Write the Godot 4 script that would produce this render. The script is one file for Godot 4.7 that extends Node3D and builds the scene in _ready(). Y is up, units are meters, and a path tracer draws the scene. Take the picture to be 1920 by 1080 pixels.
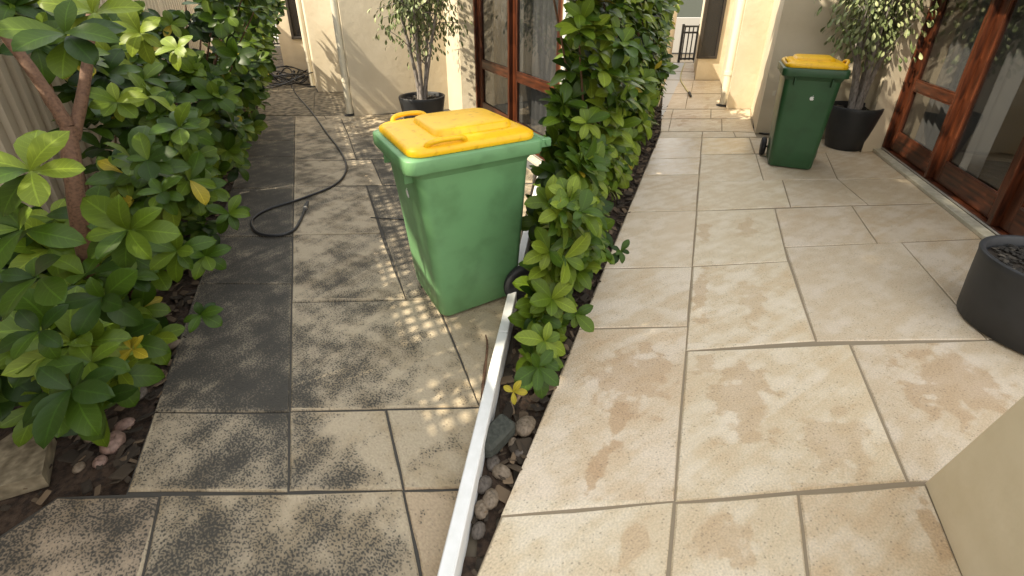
extends Node3D

# ---------------------------------------------------------------- camera data
const EYE := 1.6
const F := 828.5          # focal length in pixels of a 1080-high picture
const PITCH := 23.0
const CY := 353.7         # where the optical axis meets the picture (rising lens)
const KL := -0.45         # the left path runs along x = q + KL * d
const KR := 0.412         # the right path
const QL := -0.907        # left path: its edge at the bed
var cam_basis: Basis
var rng := RandomNumberGenerator.new()
var M := {}
var used_names := {}

# ---------------------------------------------------------------- pixels to places
func ray(px: float, py: float) -> Vector3:
	return cam_basis * Vector3((px - 960.0) / F, -(py - CY) / F, -1.0)
func P(px: float, py: float, y := 0.0) -> Vector3:          # on a level plane
	var r := ray(px, py)
	return Vector3(0, EYE, 0) + r * ((y - EYE) / r.y)
func D(px: float, py: float, depth: float) -> Vector3:      # at a distance
	return Vector3(0, EYE, 0) + ray(px, py) * depth
func on_plane(px: float, py: float, a: Vector3, b: Vector3) -> Vector3:   # on the upright plane through a and b
	var n := (b - a).cross(Vector3.UP).normalized()
	var o := Vector3(0, EYE, 0)
	var r := ray(px, py)
	return o + r * ((a - o).dot(n) / r.dot(n))
func LQ(q: float, d: float, y := 0.0) -> Vector3: return Vector3(q + KL * d, y, -d)
func RQ(q: float, d: float, y := 0.0) -> Vector3: return Vector3(q + KR * d, y, -d)
func flat(v: Vector3) -> Vector3: return Vector3(v.x, 0, v.z)

# ---------------------------------------------------------------- nodes
func numbered(called: String) -> String:
	var n: int = used_names.get(called, -1) + 1
	used_names[called] = n
	return called if n == 0 else "%s_%03d" % [called, n]
func tag(o: Node, label: String, category: String, group := "", kind := ""):
	o.set_meta("label", label)
	o.set_meta("category", category)
	if group: o.set_meta("group", group)
	if kind: o.set_meta("kind", kind)
	return o
func thing(called: String, label: String, category: String, at := Vector3.ZERO, turn := 0.0, group := "", kind := "") -> Node3D:
	var o := Node3D.new()
	o.name = numbered(called)
	add_child(o)
	o.position = at
	o.rotation.y = turn
	tag(o, label, category, group, kind)
	return o
func put(mesh: Mesh, called: String, mat: Material, parent: Node, xf := Transform3D.IDENTITY) -> MeshInstance3D:
	var o := MeshInstance3D.new()
	o.mesh = mesh
	o.name = numbered(called) if parent == self else called
	if mat: o.material_override = mat
	o.transform = xf
	parent.add_child(o, true)
	return o
func S() -> SurfaceTool:
	var st := SurfaceTool.new()
	st.begin(Mesh.PRIMITIVE_TRIANGLES)
	return st
func done(st: SurfaceTool, called: String, mat: Material, parent: Node, xf := Transform3D.IDENTITY, normals := true) -> MeshInstance3D:
	if normals: st.generate_normals()
	return put(st.commit(), called, mat, parent, xf)

# ---------------------------------------------------------------- shapes
func tri(st: SurfaceTool, a: Vector3, b: Vector3, c: Vector3, out: Vector3):
	var n := (a - c).cross(a - b)
	if n.dot(out) < 0:
		var t := b
		b = c
		c = t
	for v in [a, b, c]: st.add_vertex(v)
func quad(st: SurfaceTool, a: Vector3, b: Vector3, c: Vector3, d: Vector3, out: Vector3):
	tri(st, a, b, c, out)
	tri(st, a, c, d, out)
# a box with chamfered edges
func box(st: SurfaceTool, at: Vector3, size: Vector3, bev := 0.004, bs := Basis.IDENTITY):
	st.set_smooth_group(-1)
	var h := size / 2.0
	var e := minf(bev, minf(h.x, minf(h.y, h.z)) * 0.9)
	var f := func(ax: int, s: Vector3) -> Vector3:
		var v := Vector3(s.x * (h.x - e), s.y * (h.y - e), s.z * (h.z - e))
		v[ax] = s[ax] * h[ax]
		return at + bs * v
	for ax in 3:
		var u := (ax + 1) % 3
		var w := (ax + 2) % 3
		for sg in [-1.0, 1.0]:
			var c := []
			for k in [[-1, -1], [1, -1], [1, 1], [-1, 1]]:
				var s := Vector3.ZERO
				s[ax] = sg
				s[u] = k[0]
				s[w] = k[1]
				c.append(f.call(ax, s))
			var o := Vector3.ZERO
			o[ax] = sg
			quad(st, c[0], c[1], c[2], c[3], bs * o)
		for su in [-1.0, 1.0]:
			for sw in [-1.0, 1.0]:
				var s0 := Vector3.ZERO
				s0[u] = su
				s0[w] = sw
				var s1 := s0
				s0[ax] = -1
				s1[ax] = 1
				var o2 := Vector3.ZERO
				o2[u] = su
				o2[w] = sw
				quad(st, f.call(u, s0), f.call(u, s1), f.call(w, s1), f.call(w, s0), bs * o2)
	for x in [-1.0, 1.0]:
		for y in [-1.0, 1.0]:
			for z in [-1.0, 1.0]:
				var s := Vector3(x, y, z)
				tri(st, f.call(0, s), f.call(1, s), f.call(2, s), bs * s)
func bx(called: String, at: Vector3, size: Vector3, mat: Material, parent: Node, bev := 0.004, bs := Basis.IDENTITY) -> MeshInstance3D:
	var st := S()
	box(st, at, size, bev, bs)
	return done(st, called, mat, parent)
# rings of equal length, bottom to top, joined to a skin
func loft(st: SurfaceTool, rings: Array, smooth := 0, cap0 := true, cap1 := true):
	st.set_smooth_group(smooth)
	var n: int = rings[0].size()
	for i in rings.size() - 1:
		for j in n:
			var a: Vector3 = rings[i][j]
			var b: Vector3 = rings[i][(j + 1) % n]
			var c: Vector3 = rings[i + 1][(j + 1) % n]
			var d: Vector3 = rings[i + 1][j]
			for v in [a, b, d, b, c, d]: st.add_vertex(v)
	st.set_smooth_group(-1)
	for e in [[0, cap0], [rings.size() - 1, cap1]]:
		if not e[1]: continue
		var r: Array = rings[e[0]]
		var m := Vector3.ZERO
		for v in r: m += v
		m /= n
		for j in n:
			if e[0] == 0:
				for v in [m, r[(j + 1) % n], r[j]]: st.add_vertex(v)
			else:
				for v in [m, r[j], r[(j + 1) % n]]: st.add_vertex(v)
func rrect(w: float, d: float, r: float, y: float, oz := 0.0, ox := 0.0, k := 5) -> Array:
	var out := []
	for q in 4:
		var cx: float = (w / 2 - r) * [1, -1, -1, 1][q]
		var cz: float = (d / 2 - r) * [1, 1, -1, -1][q]
		for i in k + 1:
			var a := (q + float(i) / k) * PI / 2
			out.append(Vector3(ox + cx + r * cos(a), y, oz + cz + r * sin(a)))
	return out
func circle(r: float, y: float, n := 32) -> Array:
	var out := []
	for i in n:
		out.append(Vector3(r * cos(TAU * i / n), y, r * sin(TAU * i / n)))
	return out
func lathe(st: SurfaceTool, prof: Array, n := 32, smooth := 0, cap0 := true, cap1 := true):
	var rings := []
	for p in prof: rings.append(circle(p.x, p.y, n))
	loft(st, rings, smooth, cap0, cap1)
func tube(st: SurfaceTool, pts: Array, r0: float, r1: float, n := 8, wob := 0.0):
	var rings := []
	var nn := Vector3.ZERO
	for i in pts.size():
		var t: Vector3 = (pts[mini(i + 1, pts.size() - 1)] - pts[maxi(i - 1, 0)]).normalized()
		if i == 0: nn = t.cross(Vector3(0.31, 0.2, 0.93)).normalized()
		nn = (nn - t * nn.dot(t)).normalized()
		var b := nn.cross(t)
		var r: float = lerpf(r0, r1, float(i) / maxf(1, pts.size() - 1)) * (1.0 + wob * (rng.randf() - 0.5))
		var ring := []
		for j in n:
			ring.append(pts[i] + (nn * cos(TAU * j / n) + b * sin(TAU * j / n)) * r * (1.0 + wob * 0.5 * (rng.randf() - 0.5)))
		rings.append(ring)
	loft(st, rings, 0)
func spline(pts: Array, per := 8) -> Array:
	var out := []
	for i in pts.size() - 1:
		var p0: Vector3 = pts[maxi(i - 1, 0)]
		var p3: Vector3 = pts[mini(i + 2, pts.size() - 1)]
		for k in per:
			out.append(pts[i].cubic_interpolate(pts[i + 1], p0, p3, float(k) / per))
	out.append(pts[-1])
	return out
# an upright prism over a footprint
func prism(st: SurfaceTool, foot: Array, y0: float, y1: float, smooth := -1):
	st.set_smooth_group(smooth)
	var pl := PackedVector2Array()
	for v in foot: pl.append(Vector2(v.x, v.z))
	if Geometry2D.is_polygon_clockwise(pl): pl.reverse()
	var ix := Geometry2D.triangulate_polygon(pl)
	for i in range(0, ix.size(), 3):
		for e in [[y0, Vector3.DOWN], [y1, Vector3.UP]]:
			var w := []
			for k in 3: w.append(Vector3(pl[ix[i + k]].x, e[0], pl[ix[i + k]].y))
			tri(st, w[0], w[1], w[2], e[1])
	for i in pl.size():
		var a := pl[i]
		var b := pl[(i + 1) % pl.size()]
		var dd := b - a
		quad(st, Vector3(a.x, y0, a.y), Vector3(b.x, y0, b.y), Vector3(b.x, y1, b.y), Vector3(a.x, y1, a.y), Vector3(dd.y, 0, -dd.x))
# lumpy pebble
func pebble_mesh(sd: int) -> Mesh:
	var nz := FastNoiseLite.new()
	nz.seed = sd
	nz.frequency = 0.7
	var st := S()
	var rings := []
	for i in range(1, 7):
		var th := PI * i / 7.0
		var ring := []
		for j in 10:
			var v := Vector3(sin(th) * cos(TAU * j / 10), -cos(th), sin(th) * sin(TAU * j / 10))
			v *= 1.0 + 0.22 * nz.get_noise_3dv(v * 1.3)
			ring.append(v)
		rings.append(ring)
	loft(st, rings, 0)
	st.generate_normals()
	return st.commit()

# ---------------------------------------------------------------- textures and materials
func lin(r: float, g: float, b: float) -> Color: return Color(r, g, b).linear_to_srgb()
func noise_bytes(sd: int, freq: float, size := 1024, type := FastNoiseLite.TYPE_SIMPLEX_SMOOTH, oct := 4) -> PackedByteArray:
	var n := FastNoiseLite.new()
	n.seed = sd
	n.frequency = freq
	n.noise_type = type
	n.fractal_octaves = oct
	return n.get_seamless_image(size, size).get_data()
func ramp_tex(sd: int, freq: float, cols: Array, sx := 256, sy := 256, oct := 4) -> ImageTexture:
	var n := FastNoiseLite.new()
	n.seed = sd
	n.frequency = freq
	n.fractal_octaves = oct
	n.noise_type = FastNoiseLite.TYPE_SIMPLEX_SMOOTH
	var im := n.get_seamless_image(sx, sy)
	im.resize(256, 256, Image.INTERPOLATE_CUBIC)
	var d := im.get_data()
	var g := Gradient.new()
	g.offsets = PackedFloat32Array()
	g.colors = PackedColorArray()
	for i in cols.size(): g.add_point(float(i) / (cols.size() - 1), cols[i])
	var o := PackedByteArray()
	o.resize(256 * 256 * 3)
	var lut := []
	for i in 256: lut.append(g.sample(i / 255.0))
	for i in 256 * 256:
		var c: Color = lut[d[i]]
		o[i * 3] = c.r8
		o[i * 3 + 1] = c.g8
		o[i * 3 + 2] = c.b8
	return ImageTexture.create_from_image(Image.create_from_data(256, 256, false, Image.FORMAT_RGB8, o))
func normal_tex(sd: int, freq: float, strength: float, size := 512, oct := 4) -> ImageTexture:
	var n := FastNoiseLite.new()
	n.seed = sd
	n.frequency = freq
	n.fractal_octaves = oct
	n.noise_type = FastNoiseLite.TYPE_SIMPLEX_SMOOTH
	var im := n.get_seamless_image(size, size)
	im.convert(Image.FORMAT_RGBA8)
	im.bump_map_to_normal_map(strength)
	return ImageTexture.create_from_image(im)
func mat(col: Color, rough := 0.7, tex: Texture2D = null, scale := Vector3.ONE, nrm: Texture2D = null, ns := 1.0, world := true) -> StandardMaterial3D:
	var m := StandardMaterial3D.new()
	m.albedo_color = col
	m.roughness = rough
	if tex: m.albedo_texture = tex
	if nrm:
		m.normal_enabled = true
		m.normal_texture = nrm
		m.normal_scale = ns
	if tex or nrm:
		m.uv1_triplanar = true
		m.uv1_world_triplanar = world
		m.uv1_scale = scale
	return m
func leaf_tex() -> ImageTexture:
	var im := Image.create(64, 128, false, Image.FORMAT_RGB8)
	for y in 128:
		for x in 64:
			var u := absf(x / 63.0 - 0.5) * 2.0
			var t := y / 127.0
			var v := 0.82
			if u < 0.05: v = 1.0
			var ph := fposmod((t - u * 0.22) * 8.0, 1.0)
			v += 0.13 * smoothstep(0.10, 0.0, absf(ph - 0.5)) * (1.0 - u * 0.5)
			v += 0.06 * sin(x * 1.7 + y * 0.9) * sin(y * 1.3 - x * 0.4)
			im.set_pixel(x, y, Color(v, v, v * 0.95))
	return ImageTexture.create_from_image(im)
func leaf_mat(c: Color, tex: Texture2D, rough := 0.33) -> StandardMaterial3D:
	var m := StandardMaterial3D.new()
	m.albedo_color = c
	m.albedo_texture = tex
	m.roughness = rough
	m.metallic_specular = 0.32
	m.backlight = Color(0.45, 0.5, 0.12)
	m.cull_mode = BaseMaterial3D.CULL_DISABLED
	return m

# The stone faces: cream and ochre clay, pits, and on the left path black lichen that grows in grains.
# slabs: [corner pixels, [lichen at far-left, far-right, near-left, near-right], tone]
func paving_tex(slabs: Array, k: float, q0: float, w: float, d0: float, l: float, tw: int, th: int, clean: bool, sd: int) -> Array:
	var fine := noise_bytes(sd, 0.16, 1024, FastNoiseLite.TYPE_SIMPLEX_SMOOTH, 3)
	var mid := noise_bytes(sd + 1, 0.022, 1024, FastNoiseLite.TYPE_SIMPLEX_SMOOTH, 5)
	var low := noise_bytes(sd + 2, 0.008, 1024, FastNoiseLite.TYPE_SIMPLEX_SMOOTH, 4)
	var pit := noise_bytes(sd + 3, 0.12, 1024, FastNoiseLite.TYPE_CELLULAR, 1)
	var cols := PackedByteArray()
	cols.resize(tw * th * 3)
	cols.fill(190 if clean else 90)
	var hgt := PackedByteArray()
	hgt.resize(tw * th)
	hgt.fill(128)
	for s in slabs:
		var qa := 1e9
		var qb := -1e9
		var da := 1e9
		var db := -1e9
		for p in s.pts:
			var d: float = -p.z
			var q: float = p.x - k * d
			qa = minf(qa, q)
			qb = maxf(qb, q)
			da = minf(da, d)
			db = maxf(db, d)
		var x0 := clampi(int((qa - q0) / w * tw), 0, tw - 1)
		var x1 := clampi(int((qb - q0) / w * tw) + 1, 0, tw - 1)
		var y0 := clampi(int((da - d0) / l * th), 0, th - 1)
		var y1 := clampi(int((db - d0) / l * th) + 1, 0, th - 1)
		var dirt: Array = s.dirt
		var ox := rng.randi() & 1023
		var oy := rng.randi() & 1023
		var tone: Color = s.tone
		var sdir := 1 if rng.randf() < 0.6 else -1
		var amount := rng.randf_range(0.45, 1.1)
		var stains: Array = s.get("stains", [])
		for y in range(y0, y1 + 1):
			var t := float(y - y0) / maxf(1, y1 - y0)            # 0 near, 1 far
			var dl: float = lerpf(dirt[2], dirt[0], t)
			var dr: float = lerpf(dirt[3], dirt[1], t)
			var row := ((y + oy) & 1023) << 10
			var row2 := ((y * 2 + oy) & 1023) << 10
			for x in range(x0, x1 + 1):
				var u := float(x - x0) / maxf(1, x1 - x0)
				var xo := (x + ox) & 1023
				var nf := clampf((fine[row2 | ((x * 2 + ox) & 1023)] / 255.0 - 0.5) * 1.6 + 0.5, 0.0, 1.0)
				var nm := mid[row | xo] / 255.0
				var nl := low[((y & 1023) << 10) | (x & 1023)] / 255.0
				var ns := mid[((((x - y) * sdir) & 1023) << 10) | (((x * sdir + y) >> 2) & 1023)] / 255.0
				var np := pit[row | xo] / 255.0
				var r: float
				var g: float
				var b: float
				if clean:
					var o := 0.8 * amount * clampf((nm * 0.45 + nl * 0.55 + ns * 0.5 - 0.62) * 1.7, 0.0, 1.0)     # ochre clouds
					var wv := clampf((0.62 - nl * 0.5 - nm * 0.35 - ns * 0.3) * 3.5, 0.0, 1.0)  # pale bloom
					r = lerpf(0.59, 0.51, o) + 0.06 * wv
					g = lerpf(0.50, 0.36, o) + 0.065 * wv
					b = lerpf(0.36, 0.205, o) + 0.085 * wv
				else:
					var o2 := clampf((nm * 0.6 + nl * 0.6 - 0.5) * 2.5, 0.0, 1.0)
					r = lerpf(0.395, 0.33, o2)
					g = lerpf(0.325, 0.255, o2)
					b = lerpf(0.225, 0.155, o2)
				for sp0 in stains:
					var ex: float = (u - sp0[0]) / sp0[2]
					var ey: float = (t - sp0[1]) / sp0[3]
					var inside := clampf((1.0 - sqrt(ex * ex + ey * ey) + (nm - 0.5) * 1.5) * 3.5, 0.0, 1.0) * float(sp0[4])
					r = lerpf(r, 0.46, inside)
					g = lerpf(g, 0.325, inside)
					b = lerpf(b, 0.19, inside)
				r *= tone.r
				g *= tone.g
				b *= tone.b
				var v := 0.82 + 0.36 * nf
				r *= v
				g *= v
				b *= v
				var dd := lerpf(dl, dr, u) + (nl - 0.5) * 0.8 + (nm - 0.5) * 0.5 + (ns - 0.5) * 0.55
				var edge := minf(minf(u, 1.0 - u) * (qb - qa), minf(t, 1.0 - t) * (db - da))
				dd -= 0.45 * clampf(1.0 - edge / (0.012 + 0.03 * nm), 0.0, 1.0)
				if dd > 0.02:
					var dk := smoothstep(0.74 - 0.60 * dd, 0.96 - 0.50 * dd, nf * 0.75 + ns * 0.15 + nm * 0.1)
					dk = maxf(dk, clampf(dd * 0.7, 0.0, 0.64))
					dk *= 0.95
					r = lerpf(r, 0.022, dk)
					g = lerpf(g, 0.021, dk)
					b = lerpf(b, 0.018, dk)
				var sp := 1.0 if np > (0.10 if nm > 0.52 else 0.03) else 0.62
				var i := y * tw + x
				cols[i * 3] = int(clampf(pow(r * sp, 0.4545) * 255.0, 0, 255))
				cols[i * 3 + 1] = int(clampf(pow(g * sp, 0.4545) * 255.0, 0, 255))
				cols[i * 3 + 2] = int(clampf(pow(b * sp, 0.4545) * 255.0, 0, 255))
				hgt[i] = int((nf * 0.5 + nm * 0.5) * 180.0 * (1.0 if sp > 0.9 else 0.75))
	var im := Image.create_from_data(tw, th, false, Image.FORMAT_RGB8, cols)
	var hm := Image.create_from_data(tw, th, false, Image.FORMAT_L8, hgt)
	hm.convert(Image.FORMAT_RGBA8)
	hm.bump_map_to_normal_map(2.0)
	return [ImageTexture.create_from_image(im), ImageTexture.create_from_image(hm)]
func slab(parent: Node, pts: Array, m: Material, k: float, q0: float, w: float, d0: float, l: float, called := "slab"):
	# edge points with a little wander, a worn rim, sides that go down into the joint
	var c := Vector3.ZERO
	for p in pts: c += p / pts.size()
	var ring := []
	for i in pts.size():
		var a: Vector3 = pts[i]
		var b: Vector3 = pts[(i + 1) % pts.size()]
		for j in 5:
			var v := a.lerp(b, j / 5.0)
			v += (c - v).normalized() * (0.0045 + 0.0022 * rng.randf())
			ring.append(v)
	var lift := (rng.randf() - 0.5) * 0.003
	var rings := [[], [], []]
	for v in ring:
		var inn: Vector3 = (c - v).normalized()
		rings[0].append(v + Vector3(0, -0.03, 0))
		rings[1].append(v + Vector3(0, lift - 0.005, 0))
		rings[2].append(v + inn * 0.006 + Vector3(0, lift, 0))
	var area := 0.0
	for i in pts.size():
		area += pts[i].x * pts[(i + 1) % pts.size()].z - pts[(i + 1) % pts.size()].x * pts[i].z
	if area < 0:
		for r in rings: r.reverse()
	var st := S()
	var n: int = ring.size()
	var uv := func(v: Vector3): st.set_uv(Vector2((v.x + k * v.z - q0) / w, (-v.z - d0) / l))
	var add := func(a: Vector3, b: Vector3, cc: Vector3):
		for v in [a, b, cc]:
			uv.call(v)
			st.add_vertex(v)
	for i in 2:
		st.set_smooth_group(-1)
		for j in n:
			add.call(rings[i][j], rings[i][(j + 1) % n], rings[i + 1][j])
			add.call(rings[i][(j + 1) % n], rings[i + 1][(j + 1) % n], rings[i + 1][j])
	for j in n: add.call(c + Vector3(0, lift, 0), rings[2][j], rings[2][(j + 1) % n])
	st.generate_normals()
	st.generate_tangents()
	put(st.commit(), called, m, parent)

# ---------------------------------------------------------------- leaves
var leaf_meshes := []
func leaf_mesh(wide: float, droop: float, fold: float, sd: int) -> Mesh:
	# one unit long along +z, upper face +y
	rng.seed = sd
	var st := S()
	st.set_smooth_group(0)
	var ts := [0.0, 0.1, 0.25, 0.42, 0.6, 0.77, 0.91, 1.0]
	var tw := (rng.randf() - 0.5) * 0.25
	var rows := []
	for t in ts:
		var w: float = wide * 0.5 * pow(maxf(sin(PI * pow(t, 1.4)), 0.0), 0.68) + (0.012 if t < 0.2 else 0.0)
		var y: float = -droop * t * t + 0.06 * sin(t * 3.0)
		var row := []
		for s in [-1.0, 0.0, 1.0]:
			row.append([Vector3(s * w, y + fold * absf(s) * w + s * w * tw * t + 0.02 * (rng.randf() - 0.5) * absf(s), t), Vector2(0.5 + s * 0.5, t)])
		rows.append(row)
	for i in rows.size() - 1:
		for j in 2:
			var a = rows[i][j]
			var b = rows[i][j + 1]
			var c = rows[i + 1][j + 1]
			var d = rows[i + 1][j]
			for v in [a, d, b, b, d, c]:
				st.set_uv(v[1])
				st.add_vertex(v[0])
	st.generate_normals()
	return st.commit()
func leaf_xf(at: Vector3, dir: Vector3, up: Vector3, size: float) -> Transform3D:
	var z := dir.normalized()
	var x := up.cross(z)
	if x.length() < 0.01: x = Vector3.RIGHT.cross(z)
	x = x.normalized()
	return Transform3D(Basis(x, z.cross(x), z).scaled(Vector3(size, size, size)), at)
# a rosette of leaves on a shoot tip; each entry [transform, mesh, tint]
func rosette(out: Array, at: Vector3, axis: Vector3, size: float, n: int, tint: int):
	axis = axis.normalized()
	var e := axis.cross(Vector3(0.2, 0.3, 0.9)).normalized()
	var f := axis.cross(e)
	var a0 := rng.randf() * TAU
	for i in n:
		var a := a0 + TAU * i * 0.382 + rng.randf() * 0.3
		var inner := float(i) / n
		var tilt := lerpf(1.5, 0.75, inner) + (rng.randf() - 0.5) * 0.35
		var dir := axis * cos(tilt) + (e * cos(a) + f * sin(a)) * sin(tilt)
		dir.y -= 0.12
		var tt := tint
		if tint < 3:
			tt = clampi(tint + (1 if rng.randf() < 0.3 + 0.3 * inner else 0) - (1 if rng.randf() < 0.25 else 0), 0, 3)
			if rng.randf() < 0.015: tt = 4
		out.append([leaf_xf(at - axis * size * 0.25 * (1.0 - inner), dir, axis + Vector3(0, 0.4, 0), size * (0.62 + 0.58 * rng.randf())), rng.randi() % 5, tt])
func commit_leaves(parent: Node, list: Array, parts: int):
	# the leaves that show largest are parts, the rest one mass
	var eye := Vector3(0, EYE, 0)
	for e in list:
		var p: Vector3 = e[0].origin
		var c := cam_basis.inverse() * (p - eye)
		var seen := c.z < -0.3 and absf(c.x / -c.z) < 1.2 and c.y / -c.z < 0.46 and c.y / -c.z > -0.9
		e.append(e[0].basis.get_scale().x / maxf(p.distance_to(eye), 0.4) * (1.0 if seen else 0.05) * (1.0 - 0.5 * float(e.size() > 3 and e[3])))
	list.sort_custom(func(a, b): return a[-1] > b[-1])
	for i in mini(parts, list.size()):
		put(leaf_meshes[list[i][1]], "leaf", M.leaf[list[i][2]], parent, list[i][0])
	if list.size() <= parts: return
	var groups := {}
	for i in range(parts, list.size()):
		var g: int = list[i][2]
		if not groups.has(g): groups[g] = []
		groups[g].append(list[i])
	for g in groups:
		var mm := MultiMesh.new()
		mm.transform_format = MultiMesh.TRANSFORM_3D
		mm.mesh = leaf_meshes[g % 5]
		mm.instance_count = groups[g].size()
		for i in groups[g].size(): mm.set_instance_transform(i, groups[g][i][0])
		var o := MultiMeshInstance3D.new()
		o.multimesh = mm
		o.material_override = M.leaf[g]
		o.name = "foliage"
		o.set_meta("kind", "stuff")
		parent.add_child(o, true)

# ---------------------------------------------------------------- things
func make_bin(label: String, at: Vector3, turn: float, k: float, tall: float, green: Material, rimmat: Material) -> Node3D:
	var t := thing("wheelie_bin", label, "bin", at, turn)
	var H := tall
	var w := 0.56 * k
	var d := 0.66 * k
	var st := S()
	loft(st, [rrect(w * 0.74, d * 0.66, 0.04, 0.012, -0.02 * k), rrect(w * 0.78, d * 0.71, 0.05, 0.03, -0.02 * k), rrect(w * 0.81, d * 0.75, 0.05, 0.2 * H, -0.015 * k), rrect(w * 0.87, d * 0.82, 0.05, 0.55 * H, -0.01 * k), rrect(w * 0.92, d * 0.89, 0.05, 0.86 * H), rrect(w * 0.925, d * 0.895, 0.05, 0.93 * H)], 0)
	var body := done(st, "body", green, t)
	# collar under the rim, the rim itself
	st = S()
	loft(st, [rrect(w * 0.90, d * 0.86, 0.05, 0.84 * H), rrect(w * 0.98, d * 0.95, 0.05, 0.885 * H)], 0, false, false)
	loft(st, [rrect(w * 0.98, d * 0.95, 0.05, 0.885 * H), rrect(w * 1.06, d * 1.05, 0.05, 0.89 * H), rrect(w * 1.07, d * 1.06, 0.05, 0.897 * H), rrect(w * 1.07, d * 1.06, 0.05, 0.952 * H), rrect(w * 1.06, d * 1.05, 0.05, 0.96 * H), rrect(w * 0.9, d * 0.9, 0.05, 0.962 * H)], 1, false, true)
	done(st, "rim", rimmat, t)
	for sx in [-1.0, 1.0]:
		bx("rib", Vector3(sx * w * 0.3, 0.845 * H, d * 0.46), Vector3(0.012, 0.07 * H, 0.05), rimmat, body, 0.003)
	# lid with a raised panel
	st = S()
	var y := 0.962 * H
	loft(st, [rrect(w * 0.99, d * 0.97, 0.07, y + 0.002), rrect(w * 1.005, d * 0.985, 0.075, y + 0.012), rrect(w * 1.0, d * 0.98, 0.075, y + 0.03), rrect(w * 0.95, d * 0.93, 0.07, y + 0.042), rrect(w * 0.80, d * 0.76, 0.07, y + 0.055, -0.02 * k)], 0, true, true)
	loft(st, [rrect(w * 0.66, d * 0.64, 0.06, y + 0.045, -0.04 * k), rrect(w * 0.63, d * 0.61, 0.06, y + 0.078, -0.04 * k), rrect(w * 0.58, d * 0.56, 0.055, y + 0.085, -0.04 * k), rrect(w * 0.2, d * 0.2, 0.03, y + 0.088, -0.04 * k)], 2, false, true)
	var lid := done(st, "lid", M.yellow, t)
	for sx in [-1.0, 1.0]:
		st = S()
		var hx: float = sx * w * 0.44
		tube(st, spline([Vector3(hx, y + 0.03, d * 0.08), Vector3(hx + sx * 0.02, y + 0.062, d * 0.11), Vector3(hx + sx * 0.026, y + 0.07, d * 0.22), Vector3(hx + sx * 0.02, y + 0.062, d * 0.34), Vector3(hx, y + 0.03, d * 0.37)], 5), 0.0135, 0.0135, 8)
		done(st, "lid_handle", M.yellow, lid)
	# hinge bar at the back, axle and wheels
	st = S()
	tube(st, [Vector3(-w * 0.5, 0.935 * H, -d * 0.58), Vector3(w * 0.5, 0.935 * H, -d * 0.58)], 0.016 * k, 0.016 * k, 10)
	for sx in [-1.0, 0.0, 1.0]:
		box(st, Vector3(sx * w * 0.46, 0.93 * H, -d * 0.545), Vector3(0.03, 0.045, 0.09 * k), 0.004)
	done(st, "handle_bar", rimmat, t)
	var wr := 0.112 * k
	st = S()
	tube(st, [Vector3(-w * 0.46, wr, -d * 0.36), Vector3(w * 0.46, wr, -d * 0.36)], 0.011, 0.011, 8)
	done(st, "axle", M.black, t)
	for sx in [-1.0, 1.0]:
		st = S()
		lathe(st, [Vector2(0.05 * k, -0.02), Vector2(0.094 * k, -0.024), Vector2(0.108 * k, -0.018), Vector2(wr, -0.006), Vector2(wr, 0.006), Vector2(0.108 * k, 0.018), Vector2(0.094 * k, 0.024), Vector2(0.05 * k, 0.02)], 28)
		var wh := done(st, "wheel", M.rubber, t, Transform3D(Basis(Vector3(0, 0, 1), PI / 2), Vector3(sx * w * 0.475, wr, -d * 0.37)))
		st = S()
		lathe(st, [Vector2(0.012, -0.028), Vector2(0.05 * k, -0.026), Vector2(0.066 * k, -0.022), Vector2(0.066 * k, 0.022), Vector2(0.05 * k, 0.026), Vector2(0.012, 0.028)], 20, -1)
		done(st, "hub", M.darkplastic, wh)
	# white fruit-shaped sticker on the front
	var sl: float = (d * 0.89 - d * 0.70) / 2 / (0.66 * H)
	var sy := 0.70 * H
	var sz: float = d * 0.5 * lerpf(0.82, 0.89, (0.70 - 0.55) / 0.31) - 0.0065 * k + 0.0038
	st = S()
	var sc := 0.021 * k
	var pts := [[0, 0.78], [0.3, 0.92], [0.62, 0.86], [0.84, 0.66], [0.62, 0.44], [0.56, 0.12], [0.68, -0.14], [0.92, -0.3], [0.74, -0.72], [0.48, -1.0], [0.26, -1.03], [0, -0.94], [-0.28, -1.03], [-0.52, -0.98], [-0.8, -0.6], [-0.94, -0.1], [-0.9, 0.4], [-0.66, 0.8], [-0.34, 0.92]]
	var foot := []
	for p in pts: foot.append(Vector3(p[0], 0, -p[1]) * sc)
	prism(st, foot, 0.0, 0.0012)
	prism(st, [Vector3(0.02, 0, -1.02) * sc, Vector3(0.08, 0, -1.34) * sc, Vector3(0.42, 0, -1.62) * sc, Vector3(0.38, 0, -1.28) * sc], 0.0, 0.0012)
	done(st, "sticker", M.white, body, Transform3D(Basis(Vector3.RIGHT, PI / 2 + atan(sl)), Vector3(0.03 * k, sy, sz)))
	return t

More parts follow.
